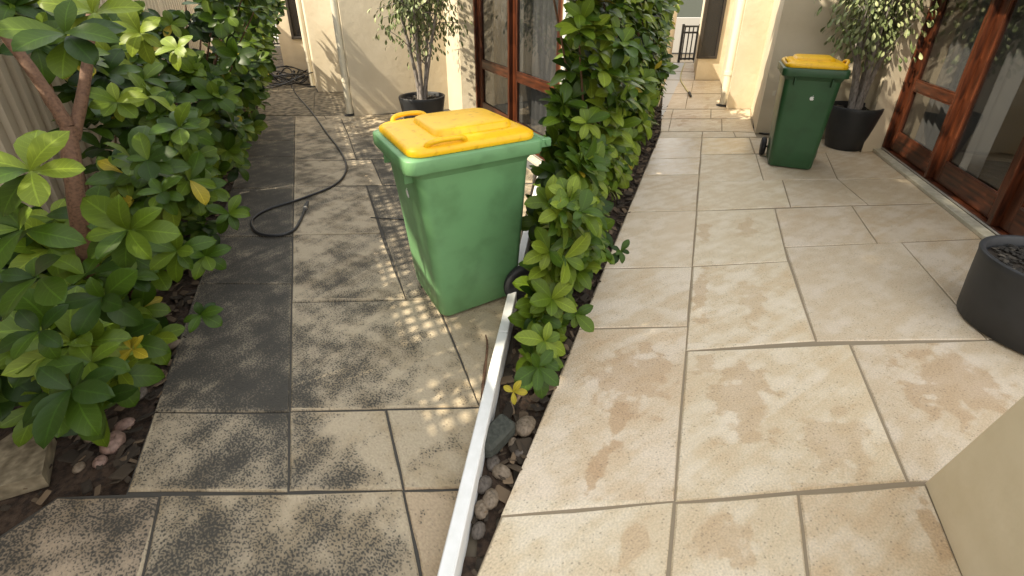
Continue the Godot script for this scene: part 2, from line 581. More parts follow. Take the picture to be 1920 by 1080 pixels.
func make_pot(called: String, label: String, at: Vector3, rt: float, rb: float, h: float, m: Material, group := "") -> Node3D:
	var t := thing(called, label, "plant pot", at, 0, group)
	var st := S()
	lathe(st, [Vector2(rb * 0.9, 0.0), Vector2(rb, 0.012), Vector2(lerpf(rb, rt, 0.5), h * 0.5), Vector2(rt * 0.985, h * 0.90), Vector2(rt, h - 0.006), Vector2(rt - 0.004, h), Vector2(rt - 0.020, h), Vector2(rt - 0.026, h - 0.008), Vector2(rt - 0.032, h - 0.085)], 44, 0, true, true)
	done(st, "shell", m, t)
	st = S()
	var nz := FastNoiseLite.new()
	nz.frequency = 9.0
	var rings := []
	for i in 9:
		var ring := []
		var r := (rt - 0.033) * (1.0 - i / 8.2)
		for j in 30:
			var v := Vector3(r * cos(TAU * j / 30), 0, r * sin(TAU * j / 30))
			v.y = h - 0.06 + 0.02 * nz.get_noise_2d(v.x, v.z) + 0.012 * (i / 8.0)
			ring.append(v)
		rings.append(ring)
	loft(st, rings, 0)
	done(st, "potting_soil", M.mulch, t)
	var mm := MultiMesh.new()
	mm.transform_format = MultiMesh.TRANSFORM_3D
	mm.use_colors = true
	mm.mesh = M.chip
	mm.instance_count = 420
	for i in 420:
		var r := sqrt(rng.randf()) * (rt - 0.045)
		var a := rng.randf() * TAU
		var s := 0.010 + 0.016 * rng.randf()
		mm.set_instance_transform(i, Transform3D(Basis.from_euler(Vector3(rng.randf() * 0.8 - 0.4, rng.randf() * TAU, rng.randf() * 0.8 - 0.4)).scaled(Vector3(s, s, s)), Vector3(r * cos(a), h - 0.045, r * sin(a))))
		var v := 0.012 + 0.09 * pow(rng.randf(), 5.0)
		mm.set_instance_color(i, Color(v * 1.2, v, v * 0.75))
	var o := MultiMeshInstance3D.new()
	o.multimesh = mm
	o.material_override = M.tinted
	o.name = "bark_chips"
	o.set_meta("kind", "stuff")
	t.add_child(o, true)
	return t

func make_tree(label: String, at: Vector3, base: float, crown_at: Vector3, crown_r: Vector3, sd: int, group: String) -> Node3D:
	rng.seed = sd
	var t := thing("potted_tree", label, "tree", at + Vector3(0, base, 0), 0, group)
	var tips := []
	var stems := 5
	var cl := crown_at - Vector3(0, base, 0)
	for i in stems:
		var a := TAU * i / stems + 0.4
		var foot := Vector3(cos(a) * 0.035, -0.03, sin(a) * 0.035)
		var mid1 := foot + Vector3(cos(a) * 0.03, 0.3, sin(a) * 0.03) + Vector3(cl.x, 0, cl.z) * 0.2
		var top := Vector3(cl.x, 0, cl.z) + Vector3(cos(a) * crown_r.x * 0.6, cl.y * (0.9 + 0.2 * rng.randf()), sin(a) * crown_r.z * 0.6)
		var mid2 := mid1.lerp(top, 0.5) + Vector3(rng.randf() - 0.5, 0.1, rng.randf() - 0.5) * 0.12
		var st := S()
		var sp := spline([foot, mid1, mid2, top], 7)
		tube(st, sp, 0.036, 0.008, 9, 0.25)
		done(st, "stem", M.bark, t)
		for b in 12:
			var u := 0.42 + 0.58 * rng.randf()
			var p: Vector3 = sp[int(u * (sp.size() - 1))]
			var q := cl + Vector3((rng.randf() - 0.5) * 2.0 * crown_r.x, (rng.randf() * 1.7 - 0.85) * crown_r.y, (rng.randf() - 0.5) * 2.0 * crown_r.z)
			if q.y < p.y - 0.05: q.y = p.y + rng.randf() * 0.2
			st = S()
			var tp := spline([p, p.lerp(q, 0.5) + Vector3(0, 0.06, 0), q], 4)
			tube(st, tp, 0.008, 0.003, 5)
			done(st, "twig", M.bark, t)
			tips.append(tp)
	var list := []
	for tp in tips:
		for k in 46:
			var p: Vector3 = tp[int(rng.randf_range(0.3, 1.0) * (tp.size() - 1))]
			var off := Vector3(rng.randfn(0, 1), rng.randfn(0, 0.7), rng.randfn(0, 1)) * 0.10
			var dir := off.normalized() * 0.7 + Vector3(0, -0.85, 0)
			list.append([leaf_xf(p + off + Vector3(0, -0.03, 0), dir, Vector3(rng.randf() - 0.5, 1, rng.randf() - 0.5), 0.052 + 0.03 * rng.randf()), 0])
	var by := [[], [], []]
	for e in list: by[rng.randi() % 3].append(e[0])
	for g in 3:
		var mm := MultiMesh.new()
		mm.transform_format = MultiMesh.TRANSFORM_3D
		mm.mesh = M.small_leaf
		mm.instance_count = by[g].size()
		for i in by[g].size(): mm.set_instance_transform(i, by[g][i])
		var o := MultiMeshInstance3D.new()
		o.multimesh = mm
		o.material_override = M.ficus[g]
		o.name = "crown"
		o.set_meta("kind", "stuff")
		t.add_child(o, true)
	return t

func downpipe(parent: Node, at: Vector3, r: float, h: float):
	var st := S()
	lathe(st, [Vector2(r, 0.03), Vector2(r, h)], 14, 0)
	lathe(st, [Vector2(r * 1.15, 0.5), Vector2(r * 1.15, 0.56)], 14, -1)
	done(st, "downpipe", M.pipe, parent, Transform3D(Basis.IDENTITY, at))
	st = S()
	lathe(st, [Vector2(r * 1.7, 0.003), Vector2(r * 1.7, 0.012), Vector2(r * 1.5, 0.016), Vector2(r * 1.05, 0.014)], 20, -1)
	done(st, "drain_collar", M.black, parent, Transform3D(Basis.IDENTITY, at))

# a run of timber glazed doors in a local frame: x along the wall, y up, +z out of the house
func glazed_doors(parent: Node, a: Vector3, b: Vector3, widths: Array, rails: Array, h: float, sill := true):
	var along := flat(b - a)
	var len := along.length()
	along = along.normalized()
	var outn := along.cross(Vector3.UP)
	if outn.dot(Vector3(0, 0, 0) - a) < 0: outn = -outn
	var xf := Transform3D(Basis(along, Vector3.UP, along.cross(Vector3.UP)), a)
	if xf.basis.z.dot(outn) < 0: xf = Transform3D(Basis(along, Vector3.UP, outn), a)
	var zo := 1.0 if xf.basis.z.dot(outn) > 0 else -1.0
	var st := S()
	# the fixed outer frame: head, threshold, jambs
	box(st, Vector3(len / 2, 0.035, -0.04 * zo), Vector3(len, 0.05, 0.13))
	st.generate_normals()
	var fr := put(st.commit(), "door_frame", M.wood_h, parent, xf)
	bx("head", Vector3(len / 2, h - 0.03, -0.04 * zo), Vector3(len, 0.06, 0.12), M.wood_h, fr)
	var x := 0.0
	for i in widths.size():
		var w: float = widths[i]
		bx("jamb", Vector3(x + 0.022, h / 2 + 0.0, -0.035 * zo), Vector3(0.044, h - 0.125, 0.13), M.wood, fr)
		var x0 := x + 0.047
		var x1 := x + w - 0.003
		var s := 0.10
		for sx in [x0 + s / 2, x1 - s / 2]:
			bx("stile", Vector3(sx, h / 2, -0.04 * zo), Vector3(s, h - 0.13, 0.045), M.wood, fr, 0.006)
		var lv: Array = [0.065 + 0.10] + rails[i] + [h - 0.12]
		for j in lv.size():
			var rh := 0.20 if j == 0 else 0.10
			bx("rail", Vector3((x0 + x1) / 2, lv[j], -0.04 * zo), Vector3(x1 - x0 - 2 * s - 0.002, rh, 0.043), M.wood_h, fr, 0.006)
		for j in lv.size() - 1:
			var y0: float = lv[j] + (0.10 if j == 0 else 0.05)
			var y1: float = lv[j + 1] - 0.05
			bx("pane", Vector3((x0 + x1) / 2, (y0 + y1) / 2, -0.042 * zo), Vector3(x1 - x0 - 2 * s, y1 - y0, 0.006), M.glass, fr, 0.001)
			# glazing beads
			for sx in [x0 + s + 0.006, x1 - s - 0.006]:
				bx("bead", Vector3(sx, (y0 + y1) / 2, -0.024 * zo), Vector3(0.012, y1 - y0 - 0.002, 0.012), M.wood, fr, 0.003)
			for sy in [y0 + 0.006, y1 - 0.006]:
				bx("bead", Vector3((x0 + x1) / 2, sy, -0.024 * zo), Vector3(x1 - x0 - 2 * s - 0.026, 0.012, 0.012), M.wood_h, fr, 0.003)
		x += w
	if sill:
		st = S()
		box(st, Vector3(len / 2, 0.018, 0.075 * zo), Vector3(len, 0.034, 0.09), 0.004)
		st.generate_normals()
		put(st.commit(), "door_sill", M.sill, parent, xf)
		st = S()
		box(st, Vector3(len / 2, 0.047, 0.028 * zo), Vector3(len, 0.014, 0.012), 0.002)
		st.generate_normals()
		put(st.commit(), "door_track", M.metal, parent, xf)
	return xf
func curtain(label: String, xf: Transform3D, x0: float, x1: float, z: float, h: float, m: Material):
	var st := S()
	st.set_smooth_group(0)
	var n := int((x1 - x0) / 0.018)
	var pt := func(i: int, y: float) -> Vector3:
		var x := lerpf(x0, x1, float(i) / n)
		return xf * Vector3(x, y, z + 0.035 * sin(x * 48.0 + 0.8 * sin(x * 7.0)) + 0.012 * sin(x * 21.0 + y))
	for i in n:
		for j in 3:
			var ya := 0.08 + (h - 0.1) * j / 3.0
			var yb := 0.08 + (h - 0.1) * (j + 1) / 3.0
			quad(st, pt.call(i, ya), pt.call(i + 1, ya), pt.call(i + 1, yb), pt.call(i, yb), xf.basis.z)
	tag(done(st, "curtain", m, self), label, "curtain")

func window_in(parent: Node, c: Vector3, w: float, h: float, facing: Vector3):
	var along := facing.cross(Vector3.UP).normalized()
	var bs := Basis(along, Vector3.UP, along.cross(Vector3.UP))
	var st := S()
	for s in [-1.0, 1.0]:
		box(st, Vector3(s * (w / 2 - 0.025), 0, 0), Vector3(0.05, h, 0.07))
		box(st, Vector3(0, s * (h / 2 - 0.025), 0), Vector3(w - 0.102, 0.05, 0.07))
	var f := done(st, "window", M.darkframe, parent, Transform3D(bs, c))
	bx("pane", Vector3.ZERO, Vector3(w - 0.1, h - 0.1, 0.01), M.darkglass, f, 0.001)

func proj(v: Vector3) -> Vector3:      # picture position (1920 x 1080) and distance of a place
	var c := cam_basis.inverse() * (v - Vector3(0, EYE, 0))
	return Vector3(960.0 + F * c.x / -c.z, CY - F * c.y / -c.z, -c.z)
func AL(y: float) -> Vector2: return Vector2(557.1 - 0.0186 * y, y)
func EL(y: float) -> Vector2: return Vector2(556.5 - 0.3475 * y, y)
func AR(y: float) -> Vector2: return Vector2(1335.5 - 0.075 * y, y)
func ER(y: float) -> Vector2: return Vector2(1342.8 - 0.419 * y, y)
func SE(y: float) -> Vector2: return Vector2(1072.0 - 0.213 * y, y)     # where the left paving ends
func V(x: float, y: float) -> Vector2: return Vector2(x, y)

func shrub(label: String, list: Array, trunks: Array, parts: int, group: String, at: Vector3) -> Node3D:
	var t := thing("shrub", label, "shrub", Vector3.ZERO, 0, group)
	for k in trunks:
		var st := S()
		tube(st, spline(k[0], 6), k[1], k[2], 9, 0.15)
		done(st, k[3] if k.size() > 3 else "stem", M.twig, t)
	commit_leaves(t, list, parts)
	return t

func litter(called: String, label: String, poly: Array, n: int, y: float):
	var pl := PackedVector2Array()
	var lo := Vector2(1e9, 1e9)
	var hi := Vector2(-1e9, -1e9)
	for v in poly:
		pl.append(Vector2(v.x, v.z))
		lo = lo.min(Vector2(v.x, v.z))
		hi = hi.max(Vector2(v.x, v.z))
	var xs := []
	var tries := 0
	while xs.size() < n and tries < n * 12:
		tries += 1
		var p := Vector2(rng.randf_range(lo.x, hi.x), rng.randf_range(lo.y, hi.y))
		if Geometry2D.is_point_in_polygon(p, pl): xs.append(p)
	var mm := MultiMesh.new()
	mm.transform_format = MultiMesh.TRANSFORM_3D
	mm.use_colors = true
	mm.mesh = M.chip
	mm.instance_count = xs.size()
	for i in xs.size():
		var s := 0.012 + 0.035 * pow(rng.randf(), 2.0)
		var b := Basis.from_euler(Vector3(rng.randf() - 0.5, rng.randf() * TAU, rng.randf() - 0.5)) * Basis.from_scale(Vector3(s * (0.4 + rng.randf()), s * 0.5, s * 1.5))
		mm.set_instance_transform(i, Transform3D(b, Vector3(xs[i].x, y + 0.006 + 0.008 * rng.randf(), xs[i].y)))
		var v := 0.018 + 0.11 * pow(rng.randf(), 2.5)
		mm.set_instance_color(i, Color(v * 1.25, v * 0.85, v * 0.5))
	var o := MultiMeshInstance3D.new()
	o.multimesh = mm
	o.material_override = M.tinted
	o.name = numbered(called)
	add_child(o)
	tag(o, label, "leaf litter", "", "stuff")
func bed(label: String, poly: Array, y: float):
	# bumpy soil over a footprint
	var pl := PackedVector2Array()
	for v in poly: pl.append(Vector2(v.x, v.z))
	var lo := pl[0]
	var hi := pl[0]
	for p in pl:
		lo = lo.min(p)
		hi = hi.max(p)
	var nz := FastNoiseLite.new()
	nz.frequency = 2.2
	var st := S()
	st.set_smooth_group(0)
	var c := 0.06
	var h := func(x: float, z: float) -> Vector3: return Vector3(x, y + 0.03 * nz.get_noise_2d(x * 2.0, z * 2.0) + 0.012 * nz.get_noise_2d(x * 9.0, z * 9.0), z)
	for i in int((hi.x - lo.x) / c) + 1:
		for j in int((hi.y - lo.y) / c) + 1:
			var x := lo.x + i * c
			var z := lo.y + j * c
			if Geometry2D.is_point_in_polygon(Vector2(x + c / 2, z + c / 2), pl):
				quad(st, h.call(x, z), h.call(x + c, z), h.call(x + c, z + c), h.call(x, z + c), Vector3.UP)
	tag(done(st, "soil_bed", M.soil, self), label, "soil", "", "structure")

func _ready():
	# ------------------------------------------------ camera, sky, sun
	cam_basis = Basis(Vector3.RIGHT, deg_to_rad(-PITCH))
	var cam := Camera3D.new()
	cam.name = "camera"
	add_child(cam)
	cam.transform = Transform3D(cam_basis, Vector3(0, EYE, 0))
	cam.set_frustum(0.05 * 1080.0 / F, Vector2(0, -(540.0 - CY) / F * 0.05), 0.05, 300.0)
	cam.current = true
	var env := Environment.new()
	env.background_mode = Environment.BG_SKY
	var sky := Sky.new()
	var sm := ProceduralSkyMaterial.new()
	sm.sky_top_color = Color(0.80, 0.81, 0.82)
	sm.sky_horizon_color = Color(0.95, 0.92, 0.87)
	sm.sky_curve = 0.25
	sm.ground_bottom_color = Color(0.35, 0.32, 0.27)
	sm.ground_horizon_color = Color(0.6, 0.58, 0.54)
	sm.sky_energy_multiplier = 1.0
	sky.sky_material = sm
	env.sky = sky
	env.background_energy_multiplier = 1.0
	env.tonemap_mode = Environment.TONE_MAPPER_LINEAR
	env.tonemap_exposure = 3.1
	env.sdfgi_enabled = true
	env.ssao_enabled = true
	env.ssil_enabled = true
	var we := WorldEnvironment.new()
	we.name = "surroundings"
	we.environment = env
	add_child(we)
	var sun := DirectionalLight3D.new()
	sun.name = "sun"
	sun.light_color = Color(1.0, 0.95, 0.85)
	sun.light_energy = 0.9
	sun.light_angular_distance = 0.6
	sun.shadow_enabled = true
	add_child(sun)
	sun.look_at_from_position(Vector3(-6.0, 7.43, 2.9), Vector3.ZERO)

	# ------------------------------------------------ materials
	var wn := normal_tex(5, 0.03, 1.2)
	M.wall = mat(lin(0.69, 0.605, 0.46), 0.85, ramp_tex(3, 0.012, [Color(0.93, 0.92, 0.9), Color(1, 1, 1)]), Vector3.ONE * 0.5, wn, 0.5)
	M.rake = mat(lin(0.77, 0.67, 0.49), 0.8, ramp_tex(4, 0.02, [Color(0.94, 0.93, 0.9), Color(1, 1, 1)]), Vector3.ONE * 0.9, wn, 0.5)
	var grain := ramp_tex(8, 0.02, [Color(0.30, 0.26, 0.22), Color(0.62, 0.58, 0.55), Color(0.75, 0.72, 0.7), Color(1, 1, 1)], 256, 24, 5)
	var grain2 := ramp_tex(9, 0.02, [Color(0.30, 0.26, 0.22), Color(0.62, 0.58, 0.55), Color(0.75, 0.72, 0.7), Color(1, 1, 1)], 24, 256, 5)
	M.wood = mat(lin(0.165, 0.047, 0.017), 0.38, grain, Vector3(3, 3, 3), null, 1.0, false)
	M.wood_h = mat(lin(0.155, 0.044, 0.016), 0.38, grain2, Vector3(3, 3, 3), null, 1.0, false)
	M.glass = StandardMaterial3D.new()
	M.glass.transparency = BaseMaterial3D.TRANSPARENCY_ALPHA
	M.glass.albedo_color = Color(0.10, 0.11, 0.115, 0.32)
	M.glass.roughness = 0.02
	M.glass.metallic_specular = 0.6
	M.darkglass = mat(lin(0.012, 0.012, 0.014), 0.06)
	M.darkframe = mat(lin(0.03, 0.025, 0.022), 0.4)
	M.sill = mat(lin(0.56, 0.53, 0.44), 0.7, ramp_tex(21, 0.03, [Color(0.85, 0.84, 0.8), Color(1, 1, 1)]), Vector3.ONE * 2.0)
	M.metal = mat(lin(0.6, 0.6, 0.6), 0.3)
	M.metal.metallic = 0.9
	M.pipe = mat(lin(0.70, 0.64, 0.50), 0.55)
	M.white = mat(lin(0.8, 0.8, 0.79), 0.6, ramp_tex(22, 0.03, [Color(0.95, 0.95, 0.94), Color(1, 1, 1)]), Vector3.ONE * 2.0)
	M.black = mat(lin(0.015, 0.015, 0.015), 0.6)
	M.rubber = mat(lin(0.02, 0.02, 0.022), 0.7)
	M.darkplastic = mat(lin(0.04, 0.042, 0.045), 0.5)
	var scuff := ramp_tex(31, 0.015, [Color(0.86, 0.86, 0.84), Color(0.97, 0.97, 0.97), Color(1, 1, 1)], 256, 256, 5)
	M.green_lit = mat(lin(0.155, 0.335, 0.145), 0.42, scuff, Vector3.ONE * 1.1, null, 1, false)  # bin green lightened to imitate sunlight on the body
	M.green_lit_rim = mat(lin(0.15, 0.32, 0.14), 0.5, scuff, Vector3.ONE * 1.6, null, 1, false)  # rim green, lightened the same way to look sunlit
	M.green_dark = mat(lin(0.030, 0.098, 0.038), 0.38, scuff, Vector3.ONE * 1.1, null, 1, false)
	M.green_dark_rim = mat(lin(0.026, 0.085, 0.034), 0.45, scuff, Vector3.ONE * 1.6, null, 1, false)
	M.yellow = mat(lin(0.88, 0.50, 0.006), 0.45, ramp_tex(32, 0.03, [Color(0.8, 0.78, 0.7), Color(0.99, 0.99, 0.97), Color(1, 1, 1), Color(1, 1, 1)], 256, 256, 5), Vector3.ONE * 2.3, null, 1, false)
	M.pot_black = mat(lin(0.022, 0.023, 0.025), 0.5, scuff, Vector3.ONE * 2.0)
	M.pot_grey = mat(lin(0.030, 0.031, 0.034), 0.55, scuff, Vector3.ONE * 2.0)
	M.mulch = mat(lin(0.035, 0.026, 0.018), 0.95)
	M.soil = mat(lin(0.075, 0.05, 0.033), 0.95, ramp_tex(41, 0.05, [Color(0.35, 0.33, 0.3), Color(0.8, 0.75, 0.7), Color(1, 1, 1)]), Vector3.ONE * 2.2, normal_tex(42, 0.06, 4.0), 1.0)
	M.ground = mat(lin(0.2, 0.16, 0.11), 0.95, ramp_tex(43, 0.05, [Color(0.6, 0.6, 0.6), Color(1, 1, 1)]), Vector3.ONE * 0.7)
	M.fence = mat(lin(0.55, 0.46, 0.33), 0.5)
	M.bark = mat(lin(0.36, 0.32, 0.29), 0.85, ramp_tex(51, 0.05, [Color(0.5, 0.48, 0.46), Color(0.9, 0.9, 0.9), Color(1, 1, 1)], 256, 64), Vector3.ONE * 4.0)
	M.twig = mat(lin(0.17, 0.09, 0.05), 0.8, ramp_tex(52, 0.05, [Color(0.55, 0.5, 0.48), Color(0.9, 0.9, 0.9), Color(1, 1, 1)]), Vector3.ONE * 5.0, normal_tex(53, 0.08, 4.0), 0.7)
	M.iron = mat(lin(0.02, 0.02, 0.022), 0.5)
	M.roof = mat(lin(0.25, 0.22, 0.2), 0.8)
	M.cloth = mat(lin(0.30, 0.305, 0.31), 0.9)
	M.hose = mat(lin(0.02, 0.02, 0.022), 0.45)
	M.hose_yellow = mat(lin(0.55, 0.5, 0.2), 0.5)
	M.tinted = StandardMaterial3D.new()
	M.tinted.vertex_color_use_as_albedo = true
	M.tinted.roughness = 0.9
	var lt := leaf_tex()
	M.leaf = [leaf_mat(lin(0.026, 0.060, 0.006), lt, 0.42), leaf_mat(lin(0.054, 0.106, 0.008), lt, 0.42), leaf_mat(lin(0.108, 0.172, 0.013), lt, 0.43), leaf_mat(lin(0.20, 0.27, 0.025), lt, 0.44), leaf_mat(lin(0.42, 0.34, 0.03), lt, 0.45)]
	M.ficus = [leaf_mat(lin(0.14, 0.175, 0.07), null, 0.4), leaf_mat(lin(0.21, 0.25, 0.11), null, 0.4), leaf_mat(lin(0.33, 0.36, 0.18), null, 0.42)]
	leaf_meshes = [leaf_mesh(0.56, 0.16, 0.22, 1), leaf_mesh(0.50, 0.28, 0.30, 2), leaf_mesh(0.60, 0.10, 0.14, 3), leaf_mesh(0.52, 0.34, 0.18, 4), leaf_mesh(0.46, 0.05, 0.35, 5)]
	M.small_leaf = leaf_mesh(0.42, 0.2, 0.2, 6)
	var cs := S()
	box(cs, Vector3.ZERO, Vector3(1, 0.35, 1.3), 0.12)
	cs.generate_normals()
	M.chip = cs.commit()
	rng.seed = 77

	# ------------------------------------------------ ground
	var gm := PlaneMesh.new()
	gm.size = Vector2(160, 160)
	tag(put(gm, "ground", M.ground, self, Transform3D(Basis.IDENTITY, Vector3(0, -0.05, -20))), "bare brown earth under and around the two paths", "ground", "", "structure")

	# ------------------------------------------------ the two pavings
	var one := Color(1, 1, 1)
	var left := []
	var L := func(c: Array, dirt: Array, tone := Color(1, 1, 1)):
		var pts := []
		for p in c: pts.append(P(p.x, p.y))
		left.append({"pts": pts, "dirt": dirt, "tone": tone})
	var ys := [217, 263, 293, 353, 443, 532, 773, 922]
	var ld := [[0.35, 0.45, 0.55, 0.6], [0.7, 0.75, 0.8, 0.85], [0.7, 0.75, 0.75, 0.8], [0.75, 0.8, 0.7, 0.75], [0.8, 0.75, 0.75, 0.65], [0.75, 0.75, 0.45, 0.75], [0.15, 0.75, 0.05, 0.5]]
	for i in 7: L.call([EL(ys[i]), AL(ys[i]), AL(ys[i + 1]), EL(ys[i + 1])], ld[i].map(func(v): return v + 0.30))
	L.call([AL(217), V(608, 217), V(612, 224), AL(224)], [0.2, 0.2, 0.2, 0.2])
	L.call([V(608, 217), V(740, 214), V(760, 220), V(612, 224)], [0.1, 0.1, 0.1, 0.1])
	L.call([AL(224), V(640, 223), V(654, 256), AL(257)], [0.15, 0.1, 0.3, 0.25])
	L.call([AL(257), V(654, 256), V(668, 298), AL(302)], [0.35, 0.2, 0.4, 0.2])
	L.call([AL(302), V(697, 299), V(717, 346), AL(350)], [0.25, 0.1, 0.25, 0.05])
	L.call([AL(350), V(688, 349), V(714, 437), AL(441)], [0.35, 0.2, 0.3, 0.0])
	L.call([AL(441), V(714, 437), V(762, 562), AL(567)], [0.2, 0.35, 0.35, 0.15])
	L.call([AL(567), V(818, 560), V(900, 762), AL(771)], [0.5, 0.2, 0.65, -0.2])
	L.call([AL(771), V(724, 767), V(757, 919), AL(921)], [0.35, -0.1, 0.8, 0.0])
	L.call([V(724, 767), SE(762), SE(916), V(757, 919)], [-0.1, -0.1, -0.1, -0.1])
	L.call([V(107, 932), V(300, 929), V(255, 1130), V(-180, 1130)], [0.2, 0.6, 0.6, 0.6], Color(0.95, 0.9, 0.9))
	L.call([V(300, 929), V(757, 919), V(800, 1130), V(255, 1130)], [0.35, 0.0, 0.75, 0.3])
	L.call([V(757, 919), SE(916), SE(1130), V(800, 1130)], [0.05, 0, 0, 0], Color(1.0, 0.93, 0.88))
	L.call([V(640, 223), V(760, 220), V(790, 252), V(654, 256)], [0.1, 0.0, 0.2, 0.1])
	L.call([V(760, 220), V(897, 226), V(960, 250), V(790, 252)], [0.1, 0.0, 0.2, 0.1])
	L.call([V(654, 256), V(800, 252), V(840, 297), V(668, 298)], [0.45, 0.2, 0.8, 0.7])
	L.call([V(800, 252), V(980, 250), V(1005, 295), V(840, 297)], [0.3, 0.2, 0.4, 0.3])
	L.call([V(697, 299), V(840, 297), V(870, 345), V(717, 346)], [0.8, 0.7, 0.75, 0.6])
	L.call([V(840, 297), V(1005, 295), SE(342), V(870, 345)], [0.3, 0.3, 0.3, 0.3])
	L.call([V(688, 349), V(840, 347), V(940, 560), V(762, 562)], [0.85, 0.5, 0.5, 0.2])
	L.call([V(840, 347), SE(345), SE(558), V(940, 560)], [0.3, 0.3, 0.2, 0.2])
	L.call([V(818, 560), SE(556), SE(758), V(900, 762)], [-0.1, -0.1, -0.1, -0.1])
	var lt2 := paving_tex(left, KL, -1.5, 3.6, 0.45, 6.4, 1024, 2048, false, 100)
	var lm := StandardMaterial3D.new()
	lm.albedo_texture = lt2[0]
	lm.normal_enabled = true
	lm.normal_texture = lt2[1]
	lm.normal_scale = 0.8
	lm.roughness = 0.75
	var path := thing("path", "paved path of square cut stone blackened by lichen along the fence hedge", "path", Vector3.ZERO, 0, "", "structure")
	for s in left: slab(path, s.pts, lm, KL, -1.5, 3.6, 0.45, 6.4)
	var far_dirty := mat(lin(0.30, 0.255, 0.18), 0.8, ramp_tex(61, 0.05, [Color(0.25, 0.24, 0.23), Color(0.75, 0.74, 0.72), Color(1, 1, 1)]), Vector3.ONE * 0.6)
	for c in [[488, 175, 500, 175, 495, 216, 481, 216], [500, 175, 590, 173, 588, 216, 495, 216], [590, 173, 652, 172, 661, 216, 588, 216], [488, 142, 530, 142, 520, 174, 488, 174], [530, 142, 583, 146, 596, 173, 520, 174], [489, 112, 540, 112, 537, 141, 488, 141], [490, 88, 545, 88, 541, 111, 489, 111]]:
		slab(path, [P(c[0], c[1]), P(c[2], c[3]), P(c[4], c[5]), P(c[6], c[7])], far_dirty, KL, -1.5, 3.6, 0.45, 6.4)
	var st := S()
	prism(st, [P(107, 930), P(-200, 1135), P(834, 1135), P(SE(345).x, 345), P(1029, 217), P(900, 200), P(655, 168), P(590, 144), P(547, 86), P(488, 86), P(488, 216), P(479, 220), P(EL(925).x, 925)], -0.03, -0.0075)
	done(st, "mortar", mat(lin(0.055, 0.05, 0.042), 0.95), path)

	var right := []
	# damp ochre runs: slab number to [across, along, half width, half length, strength]
	var STAINS := {6: [[0.47, 0.12, 0.06, 0.07, 0.8], [0.50, 0.22, 0.06, 0.09, 0.8], [0.55, 0.36, 0.08, 0.12, 0.8], [0.6, 0.62, 0.32, 0.22, 0.55]], 15: [[0.32, 0.55, 0.16, 0.3, 0.6], [0.75, 0.3, 0.16, 0.2, 0.45], [0.12, 0.8, 0.08, 0.1, 0.5]], 7: [[0.78, 0.5, 0.1, 0.35, 0.6]], 16: [[0.4, 0.4, 0.25, 0.3, 0.6]], 26: [[0.35, 0.6, 0.2, 0.3, 0.6]], 27: [[0.9, 0.5, 0.08, 0.5, 0.7]], 14: [[0.1, 0.6, 0.08, 0.3, 0.6], [0.55, 0.5, 0.12, 0.25, 0.35]], 13: [[0.6, 0.6, 0.1, 0.2, 0.5], [0.1, 0.55, 0.08, 0.15, 0.6]]}
	var R := func(c: Array, dirt: Array, tone := Color(1, 1, 1)):
		var pts := []
		for p in c: pts.append(P(p.x, p.y))
		right.append({"pts": pts, "dirt": dirt, "tone": tone.lerp(one, 0.5), "stains": STAINS.get(right.size(), [])})
	var z4 := [-0.6, -0.6, -0.6, -0.6]
	var rl := [247, 258, 298, 329, 397, 503, 616, 967, 1140]
	var rr := [247, 258, 296, 327, 395, 500, 612, 940, 1120]
	for i in 8: R.call([ER(rl[i]), AR(rr[i]), AR(rr[i + 1]), ER(rl[i + 1])], z4, [one, Color(0.92, 0.9, 0.9), Color(0.92, 0.91, 0.93), Color(0.97, 0.95, 0.93), Color(1.0, 0.97, 0.95), Color(0.98, 0.96, 0.96), Color(1.0, 0.95, 0.94), Color(1.03, 1.03, 1.0)][i])
	R.call([AR(247), V(1375, 247), V(1380, 257), AR(258)], z4)
	R.call([V(1375, 247), V(1416, 249), V(1420, 257), V(1380, 257)], z4)
	R.call([AR(258), V(1405, 258), V(1416, 288), AR(290)], z4)
	R.call([AR(290), V(1417, 289), V(1432, 338), AR(341)], z4, Color(1.03, 1.03, 1.0))
	R.call([AR(341), V(1467, 337), V(1483, 388), AR(395)], z4, Color(1.05, 1.06, 1.02))
	R.call([AR(395), V(1453, 391), V(1478, 490), AR(499)], z4, Color(1.06, 1.07, 1.03))
	R.call([AR(499), V(1478, 490), V(1531, 640), AR(657)], z4, Color(1.07, 1.07, 1.04))
	R.call([AR(657), V(1593, 645), V(1704, 904), AR(941)], z4, Color(1.05, 1.04, 1.0))
	R.call([AR(941), V(1497, 925), V(1524, 1140), AR(1140)], z4, Color(1.0, 0.98, 0.92))
	R.call([V(1405, 258), V(1590, 262), V(1615, 285), V(1416, 288)], z4, Color(0.95, 0.92, 0.9))
	R.call([V(1417, 289), V(1548, 286), V(1571, 336), V(1432, 338)], z4, Color(0.93, 0.9, 0.9))
	R.call([V(1548, 286), V(1650, 284), V(1722, 334), V(1571, 336)], z4, Color(0.97, 0.93, 0.9))
	R.call([V(1467, 337), V(1571, 336), V(1629, 384), V(1483, 388)], z4, Color(0.93, 0.9, 0.9))
	R.call([V(1571, 336), V(1722, 334), V(1790, 381), V(1629, 384)], z4, Color(0.96, 0.92, 0.88))
	R.call([V(1453, 391), V(1597, 386), V(1646, 456), V(1471, 463)], z4, Color(0.93, 0.89, 0.9))
	R.call([V(1597, 386), V(1790, 381), V(1868, 446), V(1646, 456)], z4, Color(0.91, 0.88, 0.89))
	R.call([V(1471, 463), V(1690, 454), V(1852, 637), V(1531, 640)], z4, Color(0.90, 0.87, 0.88))
	R.call([V(1690, 454), V(1880, 446), V(2120, 628), V(1852, 637)], z4, Color(0.88, 0.85, 0.87))
